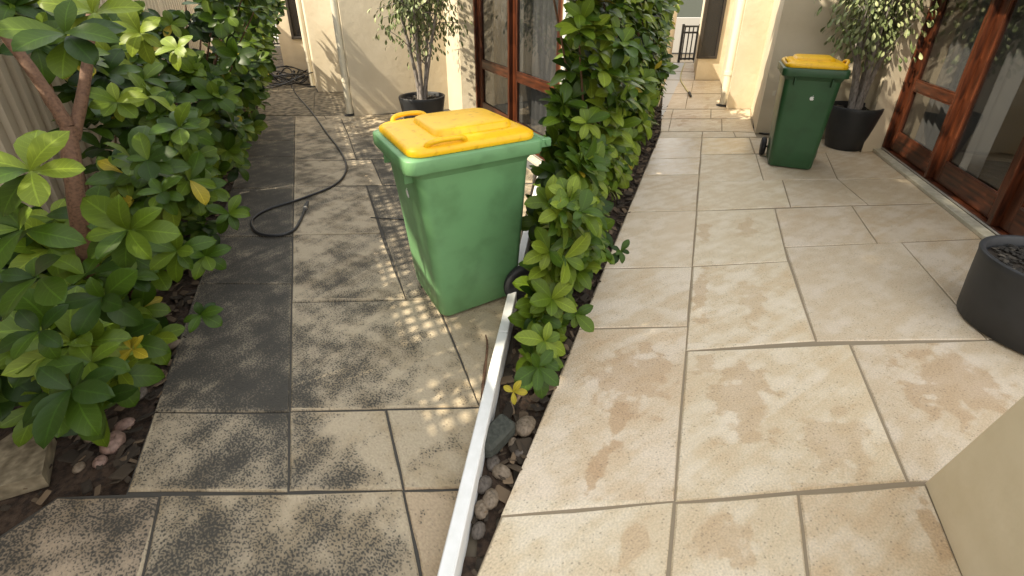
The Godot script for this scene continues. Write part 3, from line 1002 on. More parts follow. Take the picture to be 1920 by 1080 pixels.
	R.call([V(1593, 645), V(2000, 632), V(2240, 890), V(1704, 904)], z4, Color(0.88, 0.84, 0.84))
	R.call([V(1497, 925), V(1736, 908), V(1835, 1140), V(1524, 1140)], z4, Color(0.97, 0.92, 0.86))
	var rt2 := paving_tex(right, KR, -0.6, 3.2, 0.76, 4.95, 1024, 2048, true, 200)
	var rm := StandardMaterial3D.new()
	rm.albedo_texture = rt2[0]
	rm.normal_enabled = true
	rm.normal_texture = rt2[1]
	rm.normal_scale = 0.5
	rm.roughness = 0.5
	var patio := thing("patio", "clean cream stone paving in front of the timber glazed doors", "paving", Vector3.ZERO, 0, "", "structure")
	var wet: StandardMaterial3D = rm.duplicate()
	wet.roughness = 0.22
	for i in right.size(): slab(patio, right[i].pts, wet if i in [1, 2, 10] else rm, KR, -0.6, 3.2, 0.76, 4.95)
	for c in [[1240, 223, 1258, 223, 1253, 246, 1239, 246], [1258, 223, 1353, 223, 1354, 246, 1253, 246], [1353, 223, 1407, 223, 1415, 248, 1354, 246], [1240, 205, 1262, 205, 1258, 222, 1240, 222], [1262, 205, 1333, 205, 1333, 222, 1258, 222], [1333, 205, 1407, 205, 1408, 222, 1333, 222], [1242, 176, 1290, 176, 1285, 204, 1241, 204], [1290, 176, 1356, 176, 1362, 204, 1285, 204], [1244, 150, 1300, 151, 1296, 175, 1242, 175], [1300, 151, 1351, 151, 1356, 175, 1296, 175], [1246, 134, 1303, 135, 1302, 150, 1244, 149], [1250, 118, 1302, 118, 1302, 134, 1246, 133]]:
		slab(patio, [P(c[0], c[1]), P(c[2], c[3]), P(c[4], c[5]), P(c[6], c[7])], rm, KR, -0.6, 3.2, 0.76, 4.95)
	st = S()
	prism(st, [P(868, 1140), P(2260, 1140), P(2260, 890), P(1880, 445), P(1650, 281), P(1600, 255), P(1412, 240), P(1412, 204), P(1353, 150), P(1303, 116), P(1250, 116), P(1238, 249)], -0.03, -0.0045)
	done(st, "mortar", mat(lin(0.25, 0.20, 0.135), 0.95), patio)
	print("paving")

	# ------------------------------------------------ houses
	var up3 := Vector3(0, 0.001, 0)
	# left house
	var k2 := P(897, 222)
	var e := P(1042, 322)
	var dirv := (e - k2).normalized()
	var inn := Vector3(dirv.z, 0, -dirv.x)
	if inn.x < 0: inn = -inn
	var lf := [P(545, 86), P(537, 146), P(583, 146), P(597, 172), P(653, 172), P(665, 217), P(842, 205), P(868, 222), k2]
	var lback := [e + inn * 0.5, e + inn * 0.5 + Vector3(0.9, 0, -5.0), P(700, 86)]
	var house := thing("house", "cream rendered house stepped along the blackened path, sunlit, with one timber glazed door", "house", Vector3.ZERO)
	st = S()
	prism(st, lf + [k2 + inn * 0.42, e + inn * 0.42, e] + lback, 0.0, 2.15)
	done(st, "wall", M.wall, house)
	st = S()
	prism(st, lf + [e] + lback, 2.152, 2.8)
	done(st, "upper_wall", M.wall, house)
	var wdl := (e - k2).length()
	var lx = glazed_doors(house, k2, e, [wdl * 0.5, wdl * 0.5], [[0.80], [0.80]], 2.14)
	curtain("pale grey curtain behind the door glass of the house beside the blackened path", lx, 0.05, wdl - 0.1, -0.24 * (1.0 if lx.basis.z.dot(inn) < 0 else -1.0), 2.1, M.cloth)
	downpipe(house, P(588, 163), 0.055, 2.75)
	downpipe(house, P(657, 216), 0.05, 2.75)
	var wa := P(537, 146)
	window_in(house, on_plane(567, 25, wa, P(583, 146)) + Vector3(0, 0.15, 0.01), 0.62, 1.35, Vector3.BACK)
	bx("added_white_post", e + Vector3(0.09, 1.4, 0.02), Vector3(0.16, 2.8, 0.16), M.white, house, 0.01)  # invented white post, carrying the dividing line upward

	# right house
	k2 = P(1655, 283)
	var b2 := P(1857, 437)
	dirv = (b2 - k2).normalized()
	inn = Vector3(dirv.z, 0, -dirv.x)
	if inn.x < 0: inn = -inn
	var w1 := (P(1735, 343) - k2).length()
	var w2 := (P(1852, 433) - P(1735, 343)).length()
	var run := w1 + w2 * 2.0
	e = k2 + dirv * run
	var rf := [P(1301, 116), P(1303, 150), P(1350, 150), P(1362, 204), P(1408, 204), P(1416, 250), P(1590, 262), P(1615, 285), k2]
	var rback := [e + inn * 5.0, Vector3(11, 0, -12.5)]
	var house2 := thing("house", "cream rendered house with brown timber glazed doors opening onto the clean paving", "house", Vector3.ZERO)
	st = S()
	prism(st, rf + [k2 + inn * 2.6, e + inn * 2.6, e] + rback, 0.0, 2.15)
	done(st, "wall", M.wall, house2)
	st = S()
	prism(st, rf + [e] + rback, 2.152, 2.8)
	done(st, "upper_wall", M.wall, house2)
	st = S()
	var ov := -inn * 0.8  # overhang out of view, shaped to shade the upper doors
	prism(st, [P(1301, 116), P(1303, 150), P(1350, 150), P(1362, 204), P(1408, 204), P(1416, 250) + Vector3(0, 0, 0.5), P(1590, 262) + Vector3(-0.2, 0, 0.6), k2 + ov, e + ov] + rback, 2.805, 2.98)
	done(st, "roof", M.roof, house2)
	var rx = glazed_doors(house2, k2, e, [w1, w2, w2], [[0.78], [], []], 2.14)
	var sg: float = 1.0 if rx.basis.z.dot(inn) < 0 else -1.0
	curtain("pale grey curtain hanging behind the glass nearest the potted tree", rx, 0.08, w1 + 0.25, -0.22 * sg, 2.1, M.cloth)
	curtain("pale grey curtain drawn to the far side of the wide door glass", rx, w1 + w2 * 0.55, run - 0.2, -0.26 * sg, 2.1, M.cloth)
	downpipe(house2, P(1355, 198), 0.06, 2.75)
	downpipe(house2, P(1432, 249), 0.055, 2.75)
	window_in(house2, on_plane(1335, 45, P(1303, 150), P(1350, 150)) + Vector3(0, 0.1, 0.01), 0.42, 1.6, Vector3.BACK)

	# raked garden wall
	var q0 := P(1735, 906)
	var q1 := P(1805, 1080)
	var wd := (q1 - q0).normalized()
	var far_up := on_plane(1921, 741, q0, q1)
	var sl := (far_up.y) / Vector2(far_up.x - q0.x, far_up.z - q0.z).length()
	var wn2 := Vector3(-wd.z, 0, wd.x)
	if wn2.x < 0: wn2 = -wn2
	st = S()
	st.set_smooth_group(-1)
	var run2 := 1.0 / sl
	var top1 := q0 + wd * run2 + Vector3(0, 1.0, 0)
	var end1 := q0 + wd * (run2 + 0.6)
	var th := wn2 * 0.24
	var face := [q0, end1, end1 + Vector3(0, 1.0, 0), top1]
	for o in [Vector3.ZERO, th]:
		var outd: Vector3 = -wn2 if o == Vector3.ZERO else wn2
		quad(st, face[0] + o, face[1] + o, face[2] + o, face[3] + o, outd)
	for i in 4:
		var a: Vector3 = face[i]
		var b: Vector3 = face[(i + 1) % 4]
		quad(st, a, b, b + th, a + th, ((a + b) / 2 - (q0 + end1 + top1) / 3))
	tag(done(st, "garden_wall", M.rake, self), "low cream rendered wall with a raked top beside the clean paving", "wall")
	print("houses")

	# invented block behind the fence, out of view, added to shade the near paving
	var shade_block := thing("house", "tall cream block added out of view beyond the corrugated fence to shade the near paving", "house", Vector3(-5.2, 0, 5.05))
	bx("wall", Vector3(1.05, 4.1, 0), Vector3(1.9, 8.2, 8.0), M.wall, shade_block, 0.02)
	bx("shade_wing", Vector3(-1.06, 2.6, 0), Vector3(2.3, 5.2, 8.0), M.wall, shade_block, 0.02)
	st = S()
	prism(st, [Vector3(-0.02, 0, -4.2), Vector3(2.2, 0, -4.2), Vector3(2.2, 0, 4.2), Vector3(-0.02, 0, 4.2)], 8.202, 8.35)
	done(st, "roof", M.roof, shade_block)

	# unseen tree added beyond the fence so its crown shades the clean paving
	rng.seed = 500
	var tt := thing("tree", "unseen tall tree added beyond the corrugated fence to shade the clean paving", "tree", Vector3(-4.4, -0.05, 0.1))
	st = S()
	tube(st, spline([Vector3.ZERO, Vector3(0.1, 2.5, 0.05), Vector3(0.1, 5.0, 0.2), Vector3(0.3, 8.2, 0.2)], 6), 0.17, 0.05, 12, 0.15)
	done(st, "trunk", M.twig, tt)
	var tl := []
	for i in 9:
		var a := i * 2.4
		var tip := Vector3(0.2 + cos(a) * 1.0, 7.0 + 0.28 * i, 0.2 + sin(a) * 0.7)
		st = S()
		tube(st, spline([Vector3(0.15, 5.4 + 0.25 * i, 0.2), tip.lerp(Vector3(0.2, 6.4 + 0.2 * i, 0.2), 0.5), tip], 4), 0.045, 0.012, 6)
		done(st, "limb", M.twig, tt)
	for i in 800:
		var v := Vector3(rng.randfn(0, 0.5), rng.randfn(0, 0.5), rng.randfn(0, 0.5)).limit_length(1.0)
		rosette(tl, Vector3(0.1 + v.x * 1.7, 8.0 + v.y * 1.9, 0.2 + v.z * 1.25), Vector3(v.x, v.y + 0.3, v.z), 0.20, 7, rng.randi() % 3)
	commit_leaves(tt, tl, 0)

	# ------------------------------------------------ fence, lattice, added divider, gates
	var fq := -1.68
	var fdir := (LQ(fq, 8) - LQ(fq, 0)).normalized()
	var flen := (LQ(fq, 8.2) - LQ(fq, -1.5)).length()
	var f0 := LQ(fq, -1.5)
	var fb := Basis(fdir, Vector3.UP, fdir.cross(Vector3.UP))
	var fence := thing("fence", "cream corrugated metal fence with a lattice top behind the hedge", "fence", Vector3.ZERO)
	var np := 4
	for i in np:
		st = S()
		st.set_smooth_group(-1)
		var x0 := flen * i / np + 0.03
		var x1 := flen * (i + 1) / np - 0.03
		var x := x0
		var prof := []
		while x < x1:
			for s in [[0.0, 0.0], [0.05, 0.0], [0.065, 0.022], [0.115, 0.022]]:
				if x + s[0] < x1: prof.append(Vector2(x + s[0], s[1]))
			x += 0.13
		for j in prof.size() - 1:
			var pa := f0 + fb * Vector3(prof[j].x, 0.03, prof[j].y)
			var pb := f0 + fb * Vector3(prof[j + 1].x, 0.03, prof[j + 1].y)
			quad(st, pa, pb, pb + Vector3(0, 1.84, 0), pa + Vector3(0, 1.84, 0), fb.z)
			quad(st, pa - fb.z * 0.004, pb - fb.z * 0.004, pb + Vector3(0, 1.84, 0) - fb.z * 0.004, pa + Vector3(0, 1.84, 0) - fb.z * 0.004, -fb.z)
		done(st, "panel", M.fence, fence)
	for i in np + 1:
		bx("post", f0 + fb * Vector3(flen * i / np, 1.15, 0.01), Vector3(0.05, 2.30, 0.05), M.fence, fence, 0.004, fb)
	bx("top_rail", f0 + fb * Vector3(flen / 2, 1.89, 0.012), Vector3(flen, 0.05, 0.045), M.fence, fence, 0.004, fb)
	bx("top_rail", f0 + fb * Vector3(flen / 2, 2.31, 0.012), Vector3(flen, 0.04, 0.045), M.fence, fence, 0.004, fb)
	var sb := S()
	box(sb, Vector3.ZERO, Vector3(0.034, 0.38, 0.010), 0.001)
	sb.generate_normals()
	var sbm := sb.commit()
	for i in int(flen / 0.078):
		put(sbm, "slat", M.fence, fence, Transform3D(fb, f0 + fb * Vector3(0.05 + i * 0.078, 2.102, 0.006)))
	for i in 4:
		bx("batten", f0 + fb * Vector3(flen / 2, 1.968 + i * 0.086, 0.018), Vector3(flen, 0.034, 0.010), M.fence, fence, 0.001, fb)

	var s0 := P(846, 1079)
	var s1 := P(1018, 318)
	var sd := (s1 - s0).normalized()
	s0 -= sd * 0.3
	var sbs := Basis(sd.cross(Vector3.UP), Vector3.UP, -sd)
	var ed := thing("added_divider", "narrow straight white board added between the two yards in place of a dividing line", "edging", Vector3.ZERO)  # invented board along the seam, standing in for a dividing line
	var el := (s1 - s0).length() / 3.0
	for i in 3:
		bx("board", s0 + sd * (el * (i + 0.5)) + Vector3(0, 0.025, 0), Vector3(0.048, 0.13, el - 0.002), M.white, ed, 0.004, sbs)

	for gdat in [[P(500, 87), P(537, 87), 1.42, "black iron bar gate at the far end of the blackened path"], [P(1272, 117), P(1302, 117), 1.02, "black bar gate closing the far end of the clean paving"]]:
		var ga: Vector3 = gdat[0]
		var gb: Vector3 = gdat[1]
		var gl := (gb - ga).length()
		var gh: float = gdat[2]
		var g := thing("gate", gdat[3], "gate", ga)
		st = S()
		for xx in [0.0, gl]: box(st, Vector3(xx, gh / 2, 0), Vector3(0.06, gh, 0.05))
		for yy in [0.1, gh - 0.06, gh - 0.22]: box(st, Vector3(gl / 2, yy, 0), Vector3(gl - 0.062, 0.05, 0.04))
		done(st, "frame", M.iron, g)
		var nb := int(gl / 0.11)
		for i in nb:
			bx("bar", Vector3(gl * (i + 0.7) / nb - 0.02, gh / 2, 0.0), Vector3(0.026, gh - 0.12, 0.03), M.iron, g, 0.002)
	tag(bx("boundary_wall", P(520, 72) + Vector3(-0.5, 1.0, 0), Vector3(5.0, 2.0, 0.2), M.white, self), "white wall seen through the black iron gate", "wall")
	tag(bx("boundary_wall", P(1285, 98) + Vector3(-0.6, 0.55, 0), Vector3(2.2, 1.1, 0.3), mat(lin(0.45, 0.43, 0.40), 0.9), self), "grey block wall behind the gate of the clean paving", "wall")
	tag(bx("boundary_wall", P(1285, 60) + Vector3(3, 1.2, 0), Vector3(34.0, 2.6, 0.3), mat(lin(0.10, 0.11, 0.09), 0.9), self), "dark wall far beyond both gates", "wall")
	var fa := P(482, 172)
	var fz := P(494, 87)
	var fw := (fz - fa)
	tag(bx("side_wall", (fa + fz) / 2 + Vector3(-0.1, 0.9, 0), Vector3(0.16, 1.8, fw.length()), M.fence, self, 0.01, Basis.looking_at(fw.normalized())), "cream side wall along the far end of the blackened path", "wall")
	fa = P(1236, 200)
	fz = P(1258, 117)
	fw = fz - fa
	tag(bx("side_wall", (fa + fz) / 2 + Vector3(-0.08, 0.9, 0), Vector3(0.14, 1.8, fw.length()), M.fence, self, 0.01, Basis.looking_at(fw.normalized())), "cream side wall along the sunlit end of the clean paving", "wall")

	# ------------------------------------------------ beds
	var lbed := [P(238, 928), LQ(QL + 0.01, 8.0), LQ(fq, 8.0), LQ(fq, -0.2), P(-190, 1135), P(104, 930)]
	bed("brown soil bed under the hedge along the corrugated fence", lbed, -0.03)
	litter("leaf_litter", "dead leaves and bark bits on the soil along the corrugated fence", lbed, 2600, -0.02)
	var rbed := [P(SE(1150).x + 18, 1150), P(ER(1150).x, 1150), P(ER(245).x, 245), RQ(-0.42, 7.5), RQ(-1.2, 7.5), P(1040, 318)]
	bed("dark soil bed under the tall hedge beside the clean paving", rbed, -0.03)
	litter("leaf_litter", "dead leaves and bark bits on the soil beside the clean paving", rbed, 2600, -0.02)
	var peb := [pebble_mesh(1), pebble_mesh(2), pebble_mesh(3)]
	var ptx := ramp_tex(73, 0.05, [Color(0.45, 0.43, 0.4), Color(0.85, 0.83, 0.8), Color(1, 1, 1)], 256, 256, 5)
	var pm := [mat(lin(0.30, 0.20, 0.17), 0.6, ptx, Vector3.ONE * 5.0), mat(lin(0.24, 0.19, 0.14), 0.65, ptx, Vector3.ONE * 5.0), mat(lin(0.13, 0.11, 0.095), 0.7, ptx, Vector3.ONE * 5.0)]
	var lstones := [[210, 828, 23, 0, "largest smooth pink pebble on the soil by the blackened path"], [231, 793, 15, 0, "small pink pebble touching the largest pink pebble's far side"], [185, 861, 13, 0, "small pale pink pebble on the camera side of the largest pink pebble"], [178, 812, 20, 1, "flat brownish stone half hidden by a leaf by the pink pebbles"], [326, 642, 12, 1, "lone tan pebble at the edge of the blackened slab"], [236, 748, 11, 2, "dull grey pebble in the soil beyond the pink ones"], [262, 735, 14, 2, "flat grey stone sunk in the soil by the blackened slab"], [145, 872, 11, 1, "tan stone in the leaf litter by the pebbles"]]
	var rstones := [[985, 797, 21, 1, "large round stone against the edge of the clean paving"], [962, 826, 11, 1, "small round stone beside the large round stone"], [940, 882, 17, 1, "oval tan stone standing on edge in the dark bed"], [907, 905, 17, 2, "dull brown stone in the dark bed by the white divider board"], [921, 932, 18, 1, "yellowish flat stone in the dark bed"], [902, 952, 16, 1, "rough tan stone leaning on the white divider board"], [925, 865, 15, 2, "dark flat stone behind the oval tan stone"], [975, 845, 10, 2, "thin sliver of stone wedged at the paving edge"], [897, 990, 15, 2, "dark stone at the narrow end of the bed"], [1028, 697, 10, 2, "pebble under the low leaves by the clean paving"]]
	for s in lstones + rstones:
		var p := P(s[0], s[1])
		var r: float = s[2] * proj(p).z / F
		var o := put(peb[rng.randi() % 3], "pebble", pm[s[3]], self, Transform3D(Basis(Vector3.UP, rng.randf() * TAU).scaled_local(Vector3(r * 1.12, r * 0.62, r * 0.88)), p + Vector3(0, r * 0.3 - 0.02, 0)))
		tag(o, s[4], "stone", "stones in the beds")
	var stn := mat(lin(0.075, 0.08, 0.065), 0.8, ramp_tex(71, 0.04, [Color(0.6, 0.6, 0.6), Color(1, 1, 1)]), Vector3.ONE * 4.0, wn, 1.0)
	var bp := P(930, 822)
	tag(bx("stone_block", bp + Vector3(0, 0.015, 0), Vector3(0.085, 0.07, 0.16), stn, self, 0.012, Basis(Vector3.UP, -0.7)), "dark grey green stone block lying in the bed by the round stones", "stone")
	st = S()
	prism(st, [P(-30, 870), P(52, 812), P(103, 822), P(88, 905), P(-30, 940)], -0.02, 0.045)
	tag(done(st, "flat_stone", mat(lin(0.36, 0.30, 0.2), 0.8, ramp_tex(72, 0.04, [Color(0.5, 0.48, 0.45), Color(1, 1, 1)]), Vector3.ONE * 1.6, wn, 1.0), self), "loose tan paving offcut lying under the leaves by the fence", "stone")
	print("beds")

	# ------------------------------------------------ hedges
	var eye := Vector3(0, EYE, 0)
	var lroom := [[1.05, 1.75], [1.75, 2.5], [2.5, 3.5], [3.5, 4.8], [4.8, 6.3], [6.3, 8.0]]
	var llab := ["low leafy shrub with yellowing leaves nearest the loose tan offcut", "large leaved shrub on a thick forked brown trunk by the fence", "glossy green shrub next beyond the forked trunk, over the coil end of the hose", "dense green shrub midway along the blackened path", "dense green shrub of the fence hedge facing the house's front corner", "last shrub of the fence hedge before the far gate"]
	for i in 6:
		rng.seed = 300 + i
		var list := []
		var tr := []
		var n: int = [46, 100, 115, 125, 150, 150][i]
		var d0: float = lroom[i][0]
		var d1: float = lroom[i][1]
		var dm := (d0 + d1) / 2
		var hmax: float = [0.55, 1.85, 1.85, 1.95, 2.05, 2.0][i]
		var root := LQ(QL - 0.38, dm, -0.04)
		for j in n:
			var d := rng.randf_range(d0 - 0.15, d1 + 0.15)
			var h := hmax * pow(rng.randf(), 0.8) + 0.1
			var deep := pow(rng.randf(), 1.6) * 0.55
			var q := QL - 0.02 + (0.30 if i > 0 else 0.05) * minf(h, 1.6) * clampf((d - 1.2) / 2.0, 0.1, 1.25) - deep + 0.08 * sin(d * 5.0 + h * 4.0)
			if i == 0:
				q -= 0.10
				d = maxf(d, 1.2)
			if i in [1, 2]: q = minf(q, QL - (h - 1.15))
			q = maxf(q, fq + 0.12)
			var at := LQ(q, d, h)
			var tj := proj(at)
			if i < 3 and tj.x < 215 and tj.y < 390 and tj.z < 1.95: continue
			var size := (0.14 if i < 3 else 0.14) * (0.85 + 0.35 * rng.randf())
			var ax := Vector3(0.55, 0.55, 0.45) + Vector3(rng.randf() - 0.5, rng.randf() - 0.5, rng.randf() - 0.5) * 1.1
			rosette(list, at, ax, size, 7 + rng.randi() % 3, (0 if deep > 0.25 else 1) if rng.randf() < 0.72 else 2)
			if j % 7 == 0: tr.append([[root + Vector3(rng.randf() - 0.5, 0, rng.randf() - 0.5) * 0.1, root.lerp(at, 0.5) + Vector3(0, 0.12, 0), at - ax.normalized() * 0.03], 0.012, 0.004, "branch"])
		if i == 1:
			for hr in [[52, 318, 1.12, 0.155, 7, 2], [218, 190, 1.85, 0.105, 8, 2], [335, 238, 1.95, 0.11, 8, 1], [238, 432, 1.5, 0.14, 9, 1], [120, 60, 1.35, 0.15, 7, 1], [170, 20, 1.5, 0.13, 7, 3], [300, 360, 1.8, 0.12, 9, 1], [30, 430, 1.15, 0.13, 6, 1], [190, 560, 1.45, 0.12, 7, 0], [60, 520, 1.3, 0.12, 6, 0], [330, 470, 1.85, 0.115, 8, 1], [275, 300, 1.9, 0.11, 8, 1], [260, 60, 1.8, 0.12, 8, 3], [330, 90, 2.1, 0.11, 8, 3]]:
				rosette(list, D(hr[0], hr[1], hr[2]), Vector3(0.25, 0.45, 0.8) + Vector3(rng.randf() - 0.5, rng.randf() - 0.5, 0) * 0.5, hr[3], hr[4], hr[5])
			var tb := P(190, 610) + Vector3(0, -0.05, 0)
			var fk := D(128, 238, 1.72)
			tr = tr.slice(0, 6)
			tr.append([[tb, D(150, 420, 1.8), fk], 0.034, 0.027, "trunk"])
			tr.append([[fk, D(55, 125, 1.66), D(-60, -20, 1.6)], 0.024, 0.016, "trunk"])
			tr.append([[fk + Vector3(0.0, -0.05, 0), D(163, 130, 1.78), D(175, -30, 1.85)], 0.024, 0.014, "trunk"])
		elif i == 0:
			for hr in [[130, 730, 1.35, 0.135, 8, 0], [165, 680, 1.45, 0.12, 7, 1], [245, 655, 1.6, 0.075, 6, 4], [70, 620, 1.35, 0.11, 6, 0]] :
				rosette(list, D(hr[0], hr[1], hr[2]), Vector3(0.25, 0.6, 0.6) + Vector3(rng.randf() - 0.5, 0, 0) * 0.4, hr[3], hr[4], hr[5])
		elif i == 2:
			for hr in [[376, 590, 2.02, 0.09, 6, 1], [430, 400, 2.6, 0.11, 7, 1], [385, 480, 2.3, 0.11, 8, 1]]:
				rosette(list, D(hr[0], hr[1], hr[2]), Vector3(0.5, 0.5, 0.6), hr[3], hr[4], hr[5])
		if i > 1: tr.append([[root, root + Vector3(0.1, 0.6, 0.05), root + Vector3(0.25, 1.3, 0)], 0.03, 0.012, "trunk"])
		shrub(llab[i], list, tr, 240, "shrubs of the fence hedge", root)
	var QR := -0.41
	var rroom := [[1.45, 1.75], [1.75, 2.5], [2.5, 3.5], [3.5, 4.7], [4.7, 5.9], [5.9, 7.1]]
	var rlab := ["low bright leafy shrub at the narrow end of the dark bed", "bright green shrub with broad leaves beside the green bin with the pale body", "tall broad leaved shrub beside the clean paving, with a drooping torn shoot", "tall glossy shrub in the middle of the hedge beside the clean paving", "tall shrub of the hedge facing the dark green bin", "last shrub of the hedge before the sunlit end of the clean paving"]
	for i in 6:
		rng.seed = 400 + i
		var list := []
		var tr := []
		var d0: float = rroom[i][0]
		var d1: float = rroom[i][1]
		var dm := (d0 + d1) / 2
		var n: int = [14, 130, 330, 420, 380, 210][i]
		var hmax: float = [0.28, 0.8, 4.0, 4.2, 3.3, 2.1][i]
		var root := RQ(QR - minf(0.10 + 0.06 * dm, 0.25), dm, -0.04)
		var got := 0
		var tries := 0
		while got < n and tries < n * 30:
			tries += 1
			var d := rng.randf_range(d0 - 0.1, d1 + 0.1)
			var h := minf(hmax, 1.95) * pow(rng.randf(), 0.85) + 0.06
			var width := clampf(0.273 * d - 0.118, 0.05, 0.85)
			var deep := pow(rng.randf(), 1.15) * width
			var q := QR - 0.07 - (0.06 if i > 3 else 0.0) + 0.05 * minf(h, 1.0) - deep + 0.06 * sin(d * 6.0 + h * 5.0)
			var at := RQ(q, d, h)
			var size := (0.12 if i < 3 else 0.13) * (0.85 + 0.35 * rng.randf())
			var pj := proj(at)
			if pj.y > -60 and pj.x - (0.45 if i > 1 else 0.8) * size * F / pj.z < (1074 if i > 1 else 1094) - 0.213 * pj.y: continue
			if h < 0.25 and deep < 0.1 and rng.randf() < 0.6: continue
			got += 1
			var ax := Vector3(0.45, 0.6, 0.5) + Vector3(rng.randf() - 0.5, rng.randf() - 0.5, rng.randf() - 0.5) * 1.1
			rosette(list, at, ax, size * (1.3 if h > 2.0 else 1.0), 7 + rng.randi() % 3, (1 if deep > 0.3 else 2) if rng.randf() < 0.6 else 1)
			if got % 16 == 0: tr.append([[root + Vector3(rng.randf() - 0.5, 0, rng.randf() - 0.5) * 0.1, root.lerp(at, 0.5) + Vector3(0, 0.1, 0), at - ax.normalized() * 0.03], 0.012, 0.004, "branch"])
		if i in [2, 3, 4]:  # extra foliage above the view, added to shade the clean paving
			for j in [380, 380, 90][i - 2]:
				var d := rng.randf_range(d0 - 0.2, d1 + (0.1 if i < 4 else -0.5))
				var at := RQ(QR - 0.1 - rng.randf() * 0.9, d, rng.randf_range(1.95, [4.9, 5.0, 2.7][i - 2]))
				rosette(list, at, Vector3(rng.randf() - 0.5, 0.5, rng.randf() - 0.5), 0.19, 8, rng.randi() % 3)
		var heroes: Array = [[[1010, 690, 1.66, 0.095, 6, 1], [962, 735, 1.6, 0.045, 4, 4]], [[1035, 560, 1.95, 0.12, 9, 2], [1022, 640, 1.8, 0.105, 8, 2], [1030, 470, 1.95, 0.11, 8, 2], [1060, 400, 2.2, 0.115, 8, 2], [1030, 380, 2.15, 0.12, 8, 2], [1080, 590, 2.0, 0.10, 7, 1]], [[1100, 230, 2.4, 0.13, 8, 2], [1165, 470, 2.55, 0.085, 6, 0], [1130, 130, 2.4, 0.13, 8, 2], [1090, 330, 2.3, 0.12, 8, 2], [1110, 60, 2.4, 0.13, 7, 3]], [], [], []][i]
		for hr in heroes:
			rosette(list, D(hr[0], hr[1], hr[2]), Vector3(0.1, 0.55, 0.75) + Vector3(rng.randf() - 0.5, rng.randf() - 0.5, 0) * 0.4, hr[3], hr[4], hr[5])
		if i > 1: tr.append([[root, root + Vector3(0.0, 0.8, 0.05), root + Vector3(0.12, 1.9, 0), root + Vector3(0.1, hmax * 0.85, 0)], 0.03, 0.01, "trunk"])
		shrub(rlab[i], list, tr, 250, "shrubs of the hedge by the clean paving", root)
	print("hedges")

	# ------------------------------------------------ bins, pots, trees
	rng.seed = 9
	make_bin("wheelie bin with green lightened to look sunlit and yellow lid on the blackened path", P(868, 540), deg_to_rad(-60), 1.03, 1.0, M.green_lit, M.green_lit_rim)
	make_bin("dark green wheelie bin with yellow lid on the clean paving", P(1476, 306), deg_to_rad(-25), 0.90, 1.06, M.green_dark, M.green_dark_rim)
	var pl := P(796, 243)
	make_pot("plant_pot", "charcoal plant pot holding a tree behind the light green bin", pl, 0.30, 0.23, 0.46, M.pot_grey, "plant pots")
	make_tree("small pale trunked weeping tree in the pot behind the light green bin", pl, 0.40, Vector3(0.1, 1.88, 0.0), Vector3(0.55, 0.72, 0.5), 21, "potted trees")
	var prr := P(1580, 276)
	make_pot("plant_pot", "black tapered plant pot holding a tree beside the dark green bin", prr, 0.265, 0.185, 0.50, M.pot_black, "plant pots")
	make_tree("small pale trunked weeping tree in the pot beside the dark green bin", prr, 0.44, Vector3(-0.02, 1.94, -0.02), Vector3(0.48, 0.66, 0.42), 22, "potted trees")
	make_pot("plant_pot", "wide charcoal plant pot of bark chips by the raked wall", P(1942, 622), 0.33, 0.31, 0.40, M.pot_grey, "plant pots")

	# ------------------------------------------------ hose, sticks, small things
	var hp := []
	for c in [[545, 158], [556, 178], [585, 212], [612, 250], [638, 285], [650, 318], [630, 348], [570, 374], [505, 395], [474, 415], [482, 438], [515, 445], [550, 436], [566, 412], [573, 393]]:
		hp.append(P(c[0], c[1]) + Vector3(0, 0.016, 0))
	hp[0].y = 0.03
	var ho := thing("hose", "black hose snaking from a loose coil along the blackened path", "hose", Vector3.ZERO)
	st = S()
	tube(st, spline(hp, 10), 0.0105, 0.0105, 8)
	done(st, "hose_line", M.hose, ho)
	st = S()
	var cpts := []
	var cc := P(540, 158)
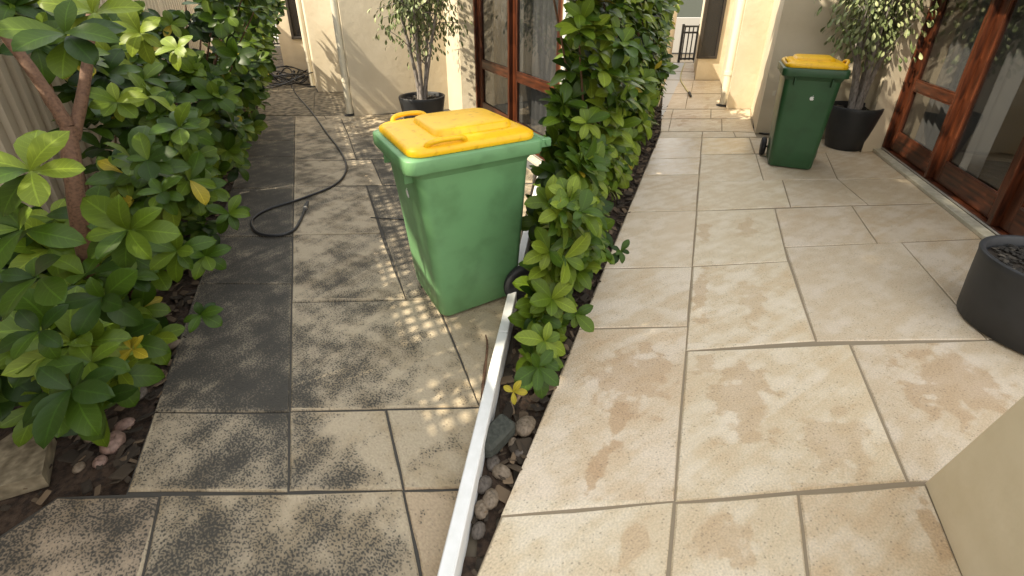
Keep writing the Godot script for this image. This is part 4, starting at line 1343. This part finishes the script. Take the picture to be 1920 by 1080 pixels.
	for i in 90:
		var a := i * 0.62
		var r := 0.42 + 0.28 * sin(i * 0.37) + 0.1 * rng.randf()
		cpts.append(cc + Vector3(cos(a) * r * 0.95 + 0.12 * sin(i * 0.21), 0.03 + 0.06 * rng.randf() + 0.22 * maxf(0, sin(i * 0.9)), sin(a) * r * 1.1))
	cpts.append(hp[0])
	tube(st, spline(cpts, 4), 0.013, 0.013, 6)
	done(st, "coil", M.hose, ho)
	st = S()
	var ne := P(573, 393) + Vector3(0, 0.016, 0)
	var nd: Vector3 = (hp[-1] - hp[-2]).normalized()
	tube(st, [ne, ne + nd * 0.07], 0.017, 0.017, 10)
	tube(st, [ne + nd * 0.07, ne + nd * 0.12], 0.010, 0.012, 10)
	done(st, "nozzle", M.darkplastic, ho)
	st = S()
	tube(st, [ne - nd * 0.025, ne], 0.019, 0.019, 10)
	done(st, "coupling", M.metal, ho)
	st = S()
	hp = []
	for c in [[1284, 119], [1278, 135], [1276, 150], [1284, 165], [1292, 176]]: hp.append(P(c[0], c[1]) + Vector3(0, 0.012, 0))
	var hy := thing("hose", "thin yellow hose lying on the sunlit end of the clean paving", "hose", Vector3.ZERO)
	tube(st, spline(hp, 8), 0.012, 0.012, 6)
	done(st, "hose_line", M.hose_yellow, hy)
	st = S()
	tube(st, [P(1292, 176) + Vector3(0, 0.025, 0), P(1295, 183) + Vector3(0, 0.025, 0)], 0.025, 0.02, 8)
	done(st, "nozzle", M.black, hy)
	st = S()
	tube(st, spline([P(911, 634) + Vector3(0, 0.02, 0), P(914, 660) + Vector3(0, 0.03, 0), P(907, 715) + Vector3(0, 0.012, 0), P(905, 752) + Vector3(0, 0.01, 0)], 5), 0.004, 0.009, 6, 0.4)
	tag(done(st, "stick", M.twig, self), "dark broken stick on the path edge by the white divider board", "stick")
	st = S()
	tube(st, [P(695, 409) + Vector3(0, 0.006, 0), P(722, 411) + Vector3(0, 0.008, 0), P(758, 412) + Vector3(0, 0.006, 0)], 0.003, 0.005, 6, 0.4)
	tag(done(st, "stick", M.black, self), "thin dark stick lying across a joint beside the light green bin", "stick")
